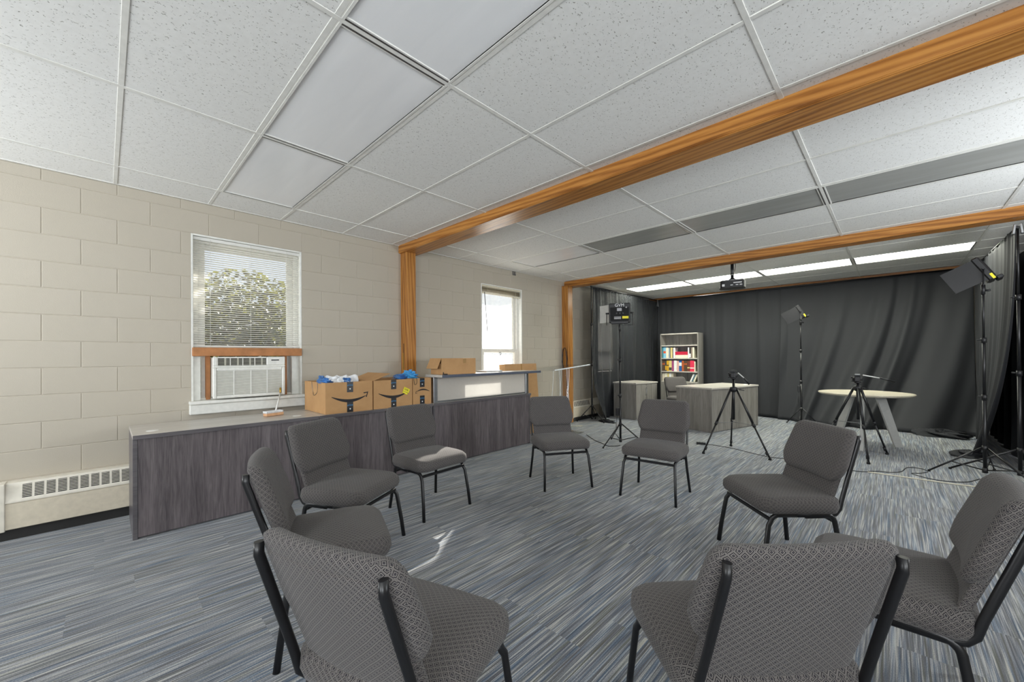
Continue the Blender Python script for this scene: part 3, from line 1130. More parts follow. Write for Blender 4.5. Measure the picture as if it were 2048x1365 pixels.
def crumple(name, label, cat, c, rx, ry, rz, mat, seed, n=22, rough=0.3):
    rnd = random.Random(seed)
    ph = [(rnd.uniform(0, 6.28), rnd.uniform(2, 7), rnd.uniform(2, 7)) for _ in range(6)]
    def fn(u, v):
        a, b = u * 2 * PI, v * PI / 2
        k = 1 + rough * sum(math.sin(p + f * a + g * b * 2) for p, f, g in [(q[0], round(q[1]), q[2]) for q in ph]) / 3
        return (rx * math.cos(a) * math.cos(b) * k, ry * math.sin(a) * math.cos(b) * k, max(0.0, rz * math.sin(b) * (0.6 + 0.5 * k)))
    o = MB().grid(n * 2, n, fn, False).build(name, mat)
    o.location = c
    return tag(o, label, cat)


# contents of the cartons
crumple('plastic_bag', 'crumpled white plastic bag bulging from the first carton', 'bag', (-4.14, 1.70, 0.96), 0.16, 0.14, 0.10, 'bag_white', 3)
o = thing('bag_flap', 'clear white bag end standing upright in the first carton', 'bag', (-4.16, 1.73, 0.96))
MB().grid(30, 8, lambda u, v: (0.02 * math.sin(u * 19 + v * 3), -0.17 + 0.34 * u, 0.135 * v + 0.008 * math.sin(u * 23) * v), False).build('bag_film', 'bag_white', o)
for k, (x, y) in enumerate(((-4.0, 1.50), (-4.22, 1.545), (-4.05, 1.72))):
    crumple('lanyard_bundle', ['blue crumpled fabric over the carton rim', 'pale blue crumpled fabric behind the carton rim', 'blue fabric seen through the white bag'][k], 'fabric', (x, y, (1.034, 0.985, 0.985)[k]), 0.07, 0.05, (0.04, 0.09, 0.07)[k], 'bag_blue', 20 + k, 12, 0.5)
for k, (x, y, m_) in enumerate(((-4.08, 2.36, 'bag_blue'), (-4.12, 2.47, 'bright_blue'), (-4.2, 2.57, 'bright_blue'))):
    crumple('lanyard_bundle', ['dark blue lanyard heap between the last two cartons', 'light blue lanyard heap on the third carton', 'bright blue film beside the oak post'][k], 'fabric', (x, y, 1.034), 0.10, 0.06, (0.045, 0.06, 0.075)[k], m_, 30 + k, 14, 0.5)


def loop_cord(label, x, y, z, w, drop, mat, rot=0.0):
    pts = []
    for k in range(17):
        a = PI * k / 16
        pts.append((0.006 * math.sin(3 * a), -w * math.cos(a), -drop * math.sin(a) ** 0.7))
    M_ = T(x, y, z) @ RZ(rot)
    o = MB().tube(pts, 0.0022, 6).build('cord_loop', mat)
    o.matrix_world = M_
    return tag(o, label, 'cord')


loop_cord('thin dark cord hanging down the plain side of the first carton', -4.14, 1.449, 1.042, 0.075, 0.13, 'grey_metal', PI / 2)
loop_cord('black cord loop hanging between the second and third cartons', -3.885, 2.44, 1.04, 0.02, 0.07, 'black_plastic')

# small open box on the counter
t = thing('cardboard_box', 'small plain open box lying on the raised counter', 'box', (-3.90, 2.99, 1.0765), -0.12)
m = MB()
a, b, h = 0.13, 0.24, 0.19
m.box(-a, a, -b, b, 0, 0.004); m.box(-a, a, -b, b, h - 0.004, h)
m.box(-a, -a + 0.004, -b, b, 0.004, h - 0.004); m.box(a - 0.004, a, -b, b, 0.004, h - 0.004)
m.box(-a + 0.004, a - 0.004, b - 0.004, b, 0.004, h - 0.004)
m.box(-a + 0.004, a - 0.004, -b, -b + 0.004, 0.004, h - 0.06)
m.build('carton_body', 'cardboard', t)
m = MB(T(0, -b, h) @ RX(-0.42)); m.box(-a - 0.01, a + 0.002, -0.003, 0.0, -0.135, 0.0); m.build('flap', 'cardboard', t)
MB().box(a, a + 0.001, 0.06, 0.10, h - 0.06, h - 0.004).build('packing_tape', 'packing_tape', t)
o = MB().box(-0.012, 0.012, -0.03, 0.03, 0, 0.012, 0.003).tube([(0, -0.02, 0.01), (0.004, -0.028, 0.03)], 0.005, 8).build('binder_clip', 'black_metal')
o.location = (-3.725, 2.735, 1.0765); tag(o, 'small black clip lying by the plain open box', 'clip')
nb = thing('notebook', 'thin grey notebook lying flat on the raised counter', 'notebook', (-3.97, 3.66, 1.0765))
MB().box(-0.1, 0.1, -0.15, 0.15, 0, 0.003, 0.001).build('cover', 'blue_grey_edge', nb)
MB().box(-0.096, 0.096, -0.147, 0.147, 0.003, 0.016, 0.001).build('pages', 'white_plastic', nb)
MB().box(-0.1, 0.1, -0.15, 0.15, 0.016, 0.019, 0.001).build('cover', 'blue_grey_edge', nb)

# tall carton leaning beside the counter
t = thing('cardboard_box', 'tall flat carton leaning against the wall beside the counter', 'box', (-4.397, 4.79, 0.0), 0.0)
m = MB(RY(-0.085)); m.box(-0.07, 0.07, -0.38, 0.38, 0.0, 1.16, 0.003); m.build('carton_body', 'cardboard', t)
m = MB(RY(-0.085)); m.box(0.07, 0.0712, -0.012, 0.012, 0.0, 1.16); m.build('seam', 'packing_tape', t)

# ---------------------------------------------------------------- acrylic lectern
t = thing('lectern', 'clear acrylic lectern beside the dark reception desk', 'lectern', (-3.95, 5.15, 0), 0.0)
m = MB(T(0, 0, 1.09) @ RX(0.07)); m.box(-0.22, 0.22, -0.36, 0.62, -0.006, 0.006, 0.002); m.build('reading_shelf', 'acrylic', t)
m = MB(T(0, 0, 1.09) @ RX(0.07)); m.box(0.214, 0.224, -0.36, 0.62, -0.007, 0.012, 0.002); m.build('shelf_lip', 'acrylic_edge', t)
def fold(s):
    return lambda u, v: (-0.16 + 0.32 * u + 0.0 * v, s * (0.10 + 0.05 * math.cos(v * PI * 1.2) + 0.02 * math.sin(u * 9)) + 0.12, 0.02 + v * 1.06)
for s in (-1, 1):
    MB().grid(14, 12, fold(s)).build('side_panel', 'acrylic', t)
for k in range(5):
    x = -0.16 + 0.08 * k
    MB().tube([(x, 0.12 + 0.13 * (1 if k % 2 else -1) * (0.6 + 0.4 * math.cos(v / 6 * PI)), 0.02 + 1.06 * v / 6) for v in range(7)], 0.005, 6).build('panel_edge', 'acrylic_edge', t)
MB().box(-0.22, 0.22, -0.2, 0.44, 0.0, 0.014, 0.003).build('base_plate', 'acrylic', t)

# ---------------------------------------------------------------- brush leaning on the air conditioner
t = thing('hand_brush', 'wooden block brush with a pale handle leaning on the air conditioner', 'brush', (-4.20, 1.10, 0.742), 0.25)
MB().box(-0.03, 0.03, -0.075, 0.085, 0.0, 0.028, 0.004).build('block', 'pale_wood', t)
m = MB()
for k in range(14):
    for q in range(5):
        x, y = -0.024 + q * 0.012, -0.07 + k * 0.011
        m.cyl((x, y, 0.026), (x * 1.1, y * 1.05, 0.046), 0.005, 5)
o = m.build('bristles', 'bag_white', t); o['kind'] = 'stuff'
MB().tube([(-0.03, 0.04, 0.03), (-0.255, 0.215, 0.185)], 0.007, 8).build('handle', 'white_plastic', t)
MB().tube([(-0.255, 0.215, 0.185), (-0.275, 0.228, 0.235)], 0.009, 8).build('grip', 'brass', t)

# hooks on the wall above the hazy window
for k, y in enumerate((4.80, 4.845)):
    o = MB().box(WX, WX + 0.02, y - 0.006, y + 0.006, 2.66, 2.725, 0.002).tube([(WX + 0.012, y, 2.67), (WX + 0.03, y, 2.655), (WX + 0.032, y, 2.675)], 0.004, 6).build('ceiling_clip', 'grey_metal')
    tag(o, ['dark metal clip under the ceiling edge above the hazy window', 'pale metal clip beside the dark one above the hazy window'][k], 'clip', 'clips above the window')

# cable coil hung on the second post
m = MB()
pts = []
for k in range(61):
    a = 2 * PI * k / 20
    pts.append((-4.545 + 0.004 * math.sin(k), 6.155 - 0.006 * math.sin(k * 0.7), 1.235 + 0.0 * k))
    pts[-1] = (-4.548 + 0.05 * math.sin(a) * (1 + 0.15 * math.sin(k * 1.7)), 6.158 - 0.003 * (k % 5), 1.24 + 0.205 * math.cos(a))
m.tube(pts, 0.0055, 6)
o = m.build('cable_coil', 'black_plastic'); tag(o, 'black cable coil hanging on the oak post', 'cable')

# ---------------------------------------------------------------- banquet chairs
def make_chair():
    t = thing('banquet_chair', '', 'chair')
    def seat_def(x, y, z):
        k = max(0.0, (y - 0.06) / 0.19)
        z2 = z - 0.020 * k * k * max(0.0, (z - 0.366) / 0.1)
        return (x, y * (1 + 0.0), z2 + 0.006 * (1 - (x / 0.25) ** 2))
    m = MB()
    m.M = T(0, 0.02, 0)
    m.pad(0.258, 0.235, 0.085, [(0.035, 0.366), (0.010, 0.374), (0.0, 0.402), (0.004, 0.440), (0.028, 0.461)], 0.014, 0.0, seat_def)
    m.build('seat', 'diamond_fabric', t)
    # back: upper pad over a flat lower panel, reclined
    def rec(x, y, z):     # y = thickness (front +), z = height
        yy = -0.185 - (z - 0.45) * 0.36 + y
        return (x, yy + 0.42 * x * x, z)
    def bdef(x, hgt, th):
        w = 1.0
        if hgt < -0.06:
            w = 1.0 - 0.15 * min(1.0, (-hgt - 0.06) / 0.09)
        if hgt > -0.06:
            w = 1.0 - 0.105 * ((hgt + 0.06) / 0.21)
        return rec(x * w, th, 0.690 + hgt)
    m = MB()
    m.pad(0.250, 0.152, 0.046, [(0.022, -0.014), (0.004, -0.006), (0.0, 0.012), (0.006, 0.032), (0.026, 0.046)], 0.012, 0.002, bdef)
    m.build('backrest', 'diamond_fabric', t)
    m = MB()
    m.pad(0.213, 0.105, 0.03, [(0.01, -0.012), (0.0, -0.004), (0.002, 0.010), (0.01, 0.015)], 0.002, 0.0, lambda x, h_, th: rec(x, th, 0.52 + h_))
    m.build('lower_back', 'diamond_fabric', t)
    m = MB()
    m.pad(0.204, 0.175, 0.03, [(0.008, -0.019), (0.0, -0.016), (0.0, -0.008), (0.004, -0.004)], 0.0, 0.001, lambda x, h_, th: rec(x, th, 0.615 + h_))
    m.build('back_cover', 'diamond_fabric', t)
    for s in (-1, 1):
        rail = [(s * 0.222, 0.20, 0.36)] + [(s * 0.222, y, z) for _, y, z in arc((0.15, 0.31), 0.05, 0.25, PI / 2, 5)]
        m = MB(); m.tube([(s * 0.245, 0.257, 0.0), (s * 0.238, 0.243, 0.12), (s * 0.227, 0.213, 0.30)] + rail[1:] + [(s * 0.222, 0.05, 0.36)], 0.0115, 10, flat=(0.0145, (1, 0, 0)))
        m.build('leg', 'black_metal', t)
        bend = [(s * 0.222, y, z) for _, y, z in arc((-0.12, 0.31), 0.05, PI / 2, PI - 0.25, 5)]
        m = MB(); m.tube([(s * 0.222, 0.05, 0.36)] + bend + [(s * 0.226, -0.183, 0.23), (s * 0.245, -0.213, 0.0)], 0.0115, 10, flat=(0.0145, (1, 0, 0)))
        m.build('leg', 'black_metal', t)
        m = MB()
        def yb(z): return -0.209 - (z - 0.45) * 0.36
        m.tube([(s * 0.222, 0.0, 0.352), (s * 0.222, -0.135, 0.354), (s * 0.222, -0.175, 0.364), (s * 0.222, -0.198, 0.392), (s * 0.221, yb(0.45) - 0.004, 0.45), (s * 0.216, yb(0.56), 0.56), (s * 0.211, yb(0.73) + 0.006, 0.73), (s * 0.210, yb(0.78) + 0.008, 0.78), (s * 0.209, yb(0.812) + 0.020, 0.812)],
               0.0095, 10, flat=(0.0135, (1, 0, 0)))
        m.build('back_upright', 'black_metal', t)
    MB().box(-0.222, 0.222, 0.198, 0.212, 0.326, 0.347, 0.003).build('cross_bar', 'black_metal', t)
    MB().box(-0.222, 0.222, -0.178, -0.164, 0.31, 0.332, 0.003).build('cross_bar', 'black_metal', t)
    return t


CHAIRS = [(-2.897, 1.946, 3.7, 'grey patterned chair standing before the join of two dark desks, sunlit seat'),
          (-2.475, 3.239, -31.5, 'grey patterned chair before the frosted glass counter'),
          (-1.601, 3.577, -83.6, 'grey patterned chair before the light stand and the corner tripod'),
          (-0.526, 2.964, -136.4, 'grey patterned chair turned towards the circle, backing the round table'),
          (-0.016, 2.123, 179.5, 'grey patterned chair with its seat half hidden behind another chair back'),
          (-0.365, 1.354, 136.8, 'grey patterned chair showing its back, in front of the half hidden chair'),
          (-1.081, 0.645, 108.8, 'grey patterned chair showing its back, overlapping the side-on chair'),
          (-1.973, 0.766, 70.4, 'grey patterned chair seen side-on before the wood-grain desk front'),
          (-2.649, 1.155, 28.7, 'grey patterned chair before the air conditioner window, seat partly hidden by the side-on chair'),
          (-3.02, 8.02, -35, 'grey patterned chair tucked behind the pedestal desk by the bookcase')]
proto = make_chair()
for k, (x, y, a, lab) in enumerate(CHAIRS):
    c = proto if k == 0 else copy_tree(proto)
    c.location = (x, y, 0)
    c.rotation_euler = (0, 0, math.radians(a - 90))
    tag(c, lab, 'chair', 'grey banquet chairs')

# ---------------------------------------------------------------- far furniture
# pedestal desk
ang = math.atan2(1.346, 0.368) - PI / 2
t = thing('office_desk', 'grey wood-grain pedestal desk behind the tall tripod', 'desk', (-2.156, 6.946, 0), ang)
LD, DD = 1.40, 0.67
MB().box(-DD - 0.01, 0.01, -0.01, LD + 0.01, 0.712, 0.74, 0.003).build('desk_top', 'laminate_top_glare', t)
MB().box(-DD, 0.0, 0.0, 0.026, 0.0, 0.712, 0.002).build('end_panel', 'laminate_front_grey', t)
MB().box(-DD, 0.0, LD - 0.026, LD, 0.0, 0.712, 0.002).build('end_panel', 'laminate_front_grey', t)
MB().box(-0.03, -0.006, 0.027, LD - 0.027, 0.01, 0.711, 0.001).build('front_panel', 'laminate_front_grey', t)
for y in (0.12, LD - 0.16):
    MB().lathe([(0.036, 0.0), (0.034, 0.004), (0.02, 0.006)], 18, (-0.13, y, 0.74)).build('grommet', 'white_plastic', t)
# low cabinet
t = thing('storage_cabinet', 'low grey wood-grain cabinet with one door by the sheer drape', 'cabinet', (-3.70, 7.34, 0), -0.15)
MB().box(-0.53, 0.0, 0.0, 0.74, 0.0, 0.712, 0.002).build('carcass', 'laminate_front_grey', t)
MB().box(-0.54, 0.025, -0.012, 0.752, 0.712, 0.74, 0.003).build('cabinet_top', 'laminate_top_glare', t)
d = MB().box(0.001, 0.018, 0.006, 0.364, 0.02, 0.70, 0.002).build('door', 'laminate_front_grey', t)
MB().tube([(0.018, 0.325, 0.48), (0.04, 0.325, 0.50), (0.04, 0.325, 0.60), (0.018, 0.325, 0.62)], 0.006, 8).build('door_handle', 'silver', d)
d = MB().box(0.001, 0.018, 0.37, 0.734, 0.02, 0.70, 0.002).build('door', 'laminate_front_grey', t)
MB().cyl((0.018, 0.34, 0.66), (0.02, 0.34, 0.66), 0.008).build('lock', 'silver', t)
# bookcase
BX, BYF = -3.59, 9.28
t = thing('bookcase', 'tall grey bookcase full of books against the black drape', 'bookcase', (BX, BYF, 0))
for s in (-1, 1):
    MB().box(s * 0.425 - 0.012, s * 0.425 + 0.012, 0, 0.32, 0, 1.80, 0.002).build('side_panel', 'laminate_front_grey', t)
MB().box(-0.413, 0.413, 0.30, 0.314, 0, 1.80).build('back_panel', 'laminate_front_grey', t)
SHELF = [1.776, 1.50, 1.20, 0.89, 0.655, 0.06]
for z in SHELF:
    MB().box(-0.413, 0.413, 0.002, 0.30, z, z + 0.024, 0.002).build('shelf', 'laminate_top_glare', t)
for s in (-1, 1):
    MB().box(min(0.002 * s, 0.41 * s), max(0.002 * s, 0.41 * s), -0.012, 0.002, 0.085, 0.65, 0.002).build('door', 'laminate_front_grey', t)
BOOKMATS = {}
def bookmat(rgb):
    key = 'book_%d_%d_%d' % rgb
    if key not in BOOKMATS:
        BOOKMATS[key] = 1
        plain(key, srgb(*rgb), 0.5, var=0.1)
    return key
plain('page_cream', srgb(226, 220, 200), 0.8)
CN = {(60, 130, 140): 'teal', (120, 180, 210): 'light blue', (226, 220, 196): 'cream', (150, 165, 175): 'blue-grey', (60, 62, 66): 'charcoal', (214, 196, 130): 'pale yellow',
      (30, 30, 32): 'black', (232, 232, 228): 'white', (186, 30, 60): 'crimson', (130, 116, 104): 'taupe', (78, 60, 44): 'dark brown', (206, 160, 40): 'yellow', (158, 74, 120): 'mauve',
      (216, 170, 160): 'pink', (30, 86, 150): 'blue', (170, 84, 40): 'rust', (110, 54, 40): 'red-brown', (214, 50, 80): 'bright red', (200, 190, 170): 'beige', (84, 110, 120): 'slate'}
SHN = {1.20: 'upper bookcase shelf', 0.89: 'middle bookcase shelf', 0.655: 'lower bookcase shelf'}
seen_labels = {}
def book(x, z, w, h, d, rgb, shelf, lean=0.0, flat=False, band=None, nb=''):
    base = '%s book %s on the %s' % (CN[rgb], 'lying flat' if flat else ('leaning' if lean else 'standing'), SHN[shelf])
    lab = base + (', ' + nb if nb else '')
    bk = thing('book', lab, 'book', (BX + x, BYF + 0.035, z), 0, 'books in the bookcase')
    if lean:
        bk.rotation_euler = (0, lean, 0)
    mt = bookmat(rgb)
    if flat:
        MB().box(0, w, 0, d, 0, h, 0.003).build('cover', mt, bk)
        MB().box(0.003, w - 0.003, d - 0.001, d + 0.001, 0.004, h - 0.004).build('pages', 'page_cream', bk)
        return bk
    m = MB()
    m.box(0, 0.0025, 0, d, 0, h, 0.0008); m.box(w - 0.0025, w, 0, d, 0, h, 0.0008); m.box(0.0025, w - 0.0025, 0, 0.003, 0, h, 0.0008)
    m.build('cover', mt, bk)
    MB().box(0.0025, w - 0.0025, 0.003, d - 0.004, 0.003, h - 0.004).build('pages', 'page_cream', bk)
    if band:
        MB().box(0.001, w - 0.001, -0.0012, 0.0, h * band[1], h * band[2]).build('spine_band', bookmat(band[0]), bk)
    return bk
R1 = [((60, 130, 140), .030, .26), ((120, 180, 210), .062, .265), ((226, 220, 196), .060, .255), ((150, 165, 175), .030, .24), ((60, 62, 66), .018, .24), ((214, 196, 130), .048, .245), ((30, 30, 32), .018, .22), ((232, 232, 228), .040, .24)]
x = -0.405
prevn = 'against the side panel'
for c, w, h in R1:
    band = ((206, 80, 40), .42, .62) if c == (120, 180, 210) else None
    book(x, SHELF[2] + 0.024, w - 0.002, h, 0.18, c, 1.20, band=band, nb=prevn)
    prevn = 'next to the ' + CN[c] + ' one'; x += w
xs = x + 0.004
for k, (c, h) in enumerate((((226, 220, 196), .07), ((186, 30, 60), .035), ((186, 30, 60), .04))):
    zz = SHELF[2] + 0.024 + (0, .0705, .106)[k]
    book(xs, zz, 0.285, h, 0.19, c, 1.20, flat=True, nb=('at the bottom of the pile', 'in the middle of the pile', 'on top of the pile')[k])
x = xs + 0.29
prevn = 'just past the flat pile'
for c, w, h in [((232, 232, 228), .03, .24), ((30, 30, 32), .036, .235), ((130, 116, 104), .038, .24), ((226, 220, 196), .034, .245)]:
    book(x, SHELF[2] + 0.024, w - 0.002, h, 0.18, c, 1.20, nb=prevn, band=((232, 232, 228), 0.05, .42) if c == (30, 30, 32) else None)
    prevn = 'past the pile, next to the ' + CN[c] + ' one'; x += w
x = -0.405
prevn = 'against the side panel'
for c, w, h in [((78, 60, 44), .07, .25), ((60, 62, 66), .036, .25), ((206, 160, 40), .055, .25), ((214, 196, 130), .066, .25), ((158, 74, 120), .05, .25), ((232, 232, 228), .068, .255), ((216, 170, 160), .05, .24), ((30, 86, 150), .066, .255), ((170, 84, 40), .05, .25), ((78, 60, 44), .072, .25), ((110, 54, 40), .062, .245), ((214, 50, 80), .095, .25), ((226, 220, 196), .024, .23)]:
    band = {(30, 86, 150): ((232, 232, 228), .5, .8), (214, 50, 80): ((232, 232, 228), .28, .36), (60, 62, 66): ((206, 160, 40), .1, .5), (214, 196, 130): ((60, 62, 66), .08, .35), (110, 54, 40): ((214, 196, 130), .3, .4), (206, 160, 40): ((78, 60, 44), .5, .6), (78, 60, 44): ((170, 84, 40), .6, .75)}.get(c)
    book(x, SHELF[3] + 0.024, w - 0.003, h, 0.19, c, 0.89, band=band, nb=prevn)
    prevn = 'next to the ' + CN[c] + ' one'; x += w
x = -0.405
prevn = 'against the side panel'
for c, w in [((200, 190, 170), .065), ((226, 220, 196), .055), ((214, 196, 130), .045), ((232, 232, 228), .05), ((200, 190, 170), .045)]:
    book(x, SHELF[4] + 0.024, w - 0.003, .19, 0.18, c, 0.655, nb=prevn)
    prevn = 'next to the ' + CN[c] + ' one'; x += w
LEAN = 0.42
for bx_, bw_, bc_ in ((0.233, .030, (232, 232, 228)), (0.267, .034, (84, 110, 120)), (0.305, .034, (226, 220, 196))):
    book(bx_, SHELF[4] + 0.0235 + bw_ * math.sin(LEAN), bw_, .185, 0.17, bc_, 0.655, LEAN)

# round table
t = thing('round_table', 'round pale wood table with flat splayed grey legs', 'table', (-0.30, 7.42, 0))
MB().lathe([(0.48, 0.715), (0.505, 0.722), (0.515, 0.735), (0.513, 0.745), (0.48, 0.746)], 56).build('tabletop', 'table_top_wood', t)
for a in (-92, 28, 148):
    ar = math.radians(a)
    m = MB(RZ(ar))
    m.add([(0.12, -0.018, 0.715), (0.23, -0.018, 0.715), (0.23, 0.018, 0.715), (0.12, 0.018, 0.715), (0.34, -0.018, 0.0), (0.43, -0.018, 0.0), (0.43, 0.018, 0.0), (0.34, 0.018, 0.0)],
          [(0, 1, 2, 3), (7, 6, 5, 4), (0, 4, 5, 1), (1, 5, 6, 2), (2, 6, 7, 3), (3, 7, 4, 0)])
    m.build('leg', 'leg_grey', t)
MB().lathe([(0.22, 0.70), (0.22, 0.715)], 24).build('apron_plate', 'grey_metal', t)


# ---------------------------------------------------------------- camera tripods
def tripod(label, c, feet, ztop, zplate, pan, white):
    t = thing('camera_tripod', label, 'tripod', (c[0], c[1], 0), 0, 'camera tripods')
    F3 = [Vector((f[0] - c[0], f[1] - c[1], 0.0)) for f in feet]
    zs = zplate
    MB().lathe([(0.028, zs - 0.06), (0.045, zs - 0.03), (0.042, zs), (0.02, zs + 0.01)], 16).build('crown', 'black_plastic', t)
    MB().cyl((0, 0, zs - 0.42), (0, 0, ztop - 0.11), 0.0155, 14).build('centre_column', 'black_metal', t)
    for f in F3:
        d = f.normalized()
        top = d * 0.042 + Vector((0, 0, zs - 0.025))
        mid = top.lerp(f, 0.52)
        leg = MB().tube([top, mid], 0.0145, 8).tube([mid, f + Vector((0, 0, 0.02))], 0.011, 8).build('leg', 'black_metal', t)
        MB().tube([mid - (mid - top).normalized() * 0.02, mid + (f - mid).normalized() * 0.03], 0.0185, 8).build('leg_lock', 'black_plastic', leg)
        MB().tube([f.lerp(top, 0.06), f.lerp(top, 0.11)], 0.016, 8).build('leg_lock', 'black_plastic', leg)
        MB().lathe([(0.017, 0.0), (0.019, 0.012), (0.012, 0.028)], 10, tuple(f)).build('foot', 'matte_black', leg)
        MB().tube([mid, (0, 0, mid.z + 0.005)], 0.0035, 6).build('spreader', 'grey_metal', t)
    h = MB()
    h.lathe([(0.032, ztop - 0.115), (0.034, ztop - 0.10), (0.03, ztop - 0.095)], 16)
    h.box(-0.028, 0.028, -0.03, 0.03, ztop - 0.095, ztop - 0.03, 0.006)
    h.cyl((-0.05, 0, ztop - 0.062), (0.05, 0, ztop - 0.062), 0.022, 14)
    h.build('fluid_head', 'black_plastic', t)
    MB().box(-0.034, 0.034, -0.045, 0.045, ztop - 0.03, ztop - 0.012, 0.003).build('head_base', 'black_plastic', t)
    MB().box(-0.026, 0.026, -0.04, 0.04, ztop - 0.012, ztop, 0.003).build('camera_plate', 'silver' if white else 'black_metal', t)
    p0, p1, p2 = [Vector(p) for p in pan]
    MB().tube([p0, p1], 0.0065, 8).build('pan_bar', 'white_plastic', t)
    MB().tube([p1, p2], [0.010, 0.013], 10).build('pan_handle', 'black_plastic', t)
    MB().cyl((-0.062, 0.0, ztop - 0.045), (-0.05, 0.0, ztop - 0.045), 0.012, 10).build('knob', 'black_plastic', t)
    MB().cyl((-0.06, -0.01, ztop - 0.09), (-0.03, -0.01, ztop - 0.09), 0.009, 10).build('knob', 'black_plastic', t)
    MB().tube([(0.03, 0.02, zs - 0.02), (0.105, 0.075, zs - 0.04)], 0.006, 8).build('crank', 'black_plastic', t)
    return t


tripod('black camera tripod standing before the pedestal desk', (-1.51, 5.73), [(-1.79, 5.425), (-1.655, 6.131), (-1.091, 5.632)], 1.085, 0.86,
       [(0.045, 0.035, 1.05), (0.10, 0.085, 0.985), (0.15, 0.13, 0.90)], False)
tripod('black camera tripod standing before the round table', (-0.33, 6.62), [(-0.07, 6.95), (-0.73, 6.75), (-0.22, 6.20)], 1.035, 0.88,
       [(0.05, 0.03, 1.02), (0.20, 0.12, 0.985), (0.335, 0.20, 0.94)], True)


# ---------------------------------------------------------------- light stands and LED panels
def light_stand(label, c, ztop, rz, r=0.38, name='light_stand', group='light stands'):
    t = thing(name, label, 'stand', (c[0], c[1], 0), rz, group)
    zc = 0.30
    MB().cyl((0, 0, 0.05), (0, 0, ztop * 0.42), 0.0155, 12).build('lower_tube', 'black_metal', t)
    MB().cyl((0, 0, ztop * 0.42), (0, 0, ztop * 0.72), 0.0125, 12).build('middle_tube', 'black_metal', t)
    MB().cyl((0, 0, ztop * 0.72), (0, 0, ztop), 0.0095, 12).build('upper_tube', 'black_metal', t)
    for z in (ztop * 0.42, ztop * 0.72, zc, 0.07):
        MB().cyl((0, 0, z - 0.03), (0, 0, z + 0.022), 0.021, 12).build('collar', 'black_plastic', t)
    for z in (ztop * 0.42, ztop * 0.72):
        MB().cyl((0.018, 0, z), (0.05, 0, z), 0.008, 8).build('lock_knob', 'black_plastic', t)
    for k in range(3):
        a = 2 * PI * k / 3
        d = Vector((math.cos(a), math.sin(a), 0))
        leg = MB().tube([d * 0.02 + Vector((0, 0, zc)), d * r + Vector((0, 0, 0.012))], 0.0095, 8, flat=(0.006, (0, 0, 1))).build('leg', 'black_metal', t)
        MB().tube([Vector((0, 0, 0.07)) + d * 0.02, d * (r * 0.58) + Vector((0, 0, 0.13))], 0.006, 6).build('leg_brace', 'black_metal', t)
        MB().lathe([(0.012, 0), (0.012, 0.02)], 8, tuple(d * r)).build('foot', 'matte_black', leg)
    return t


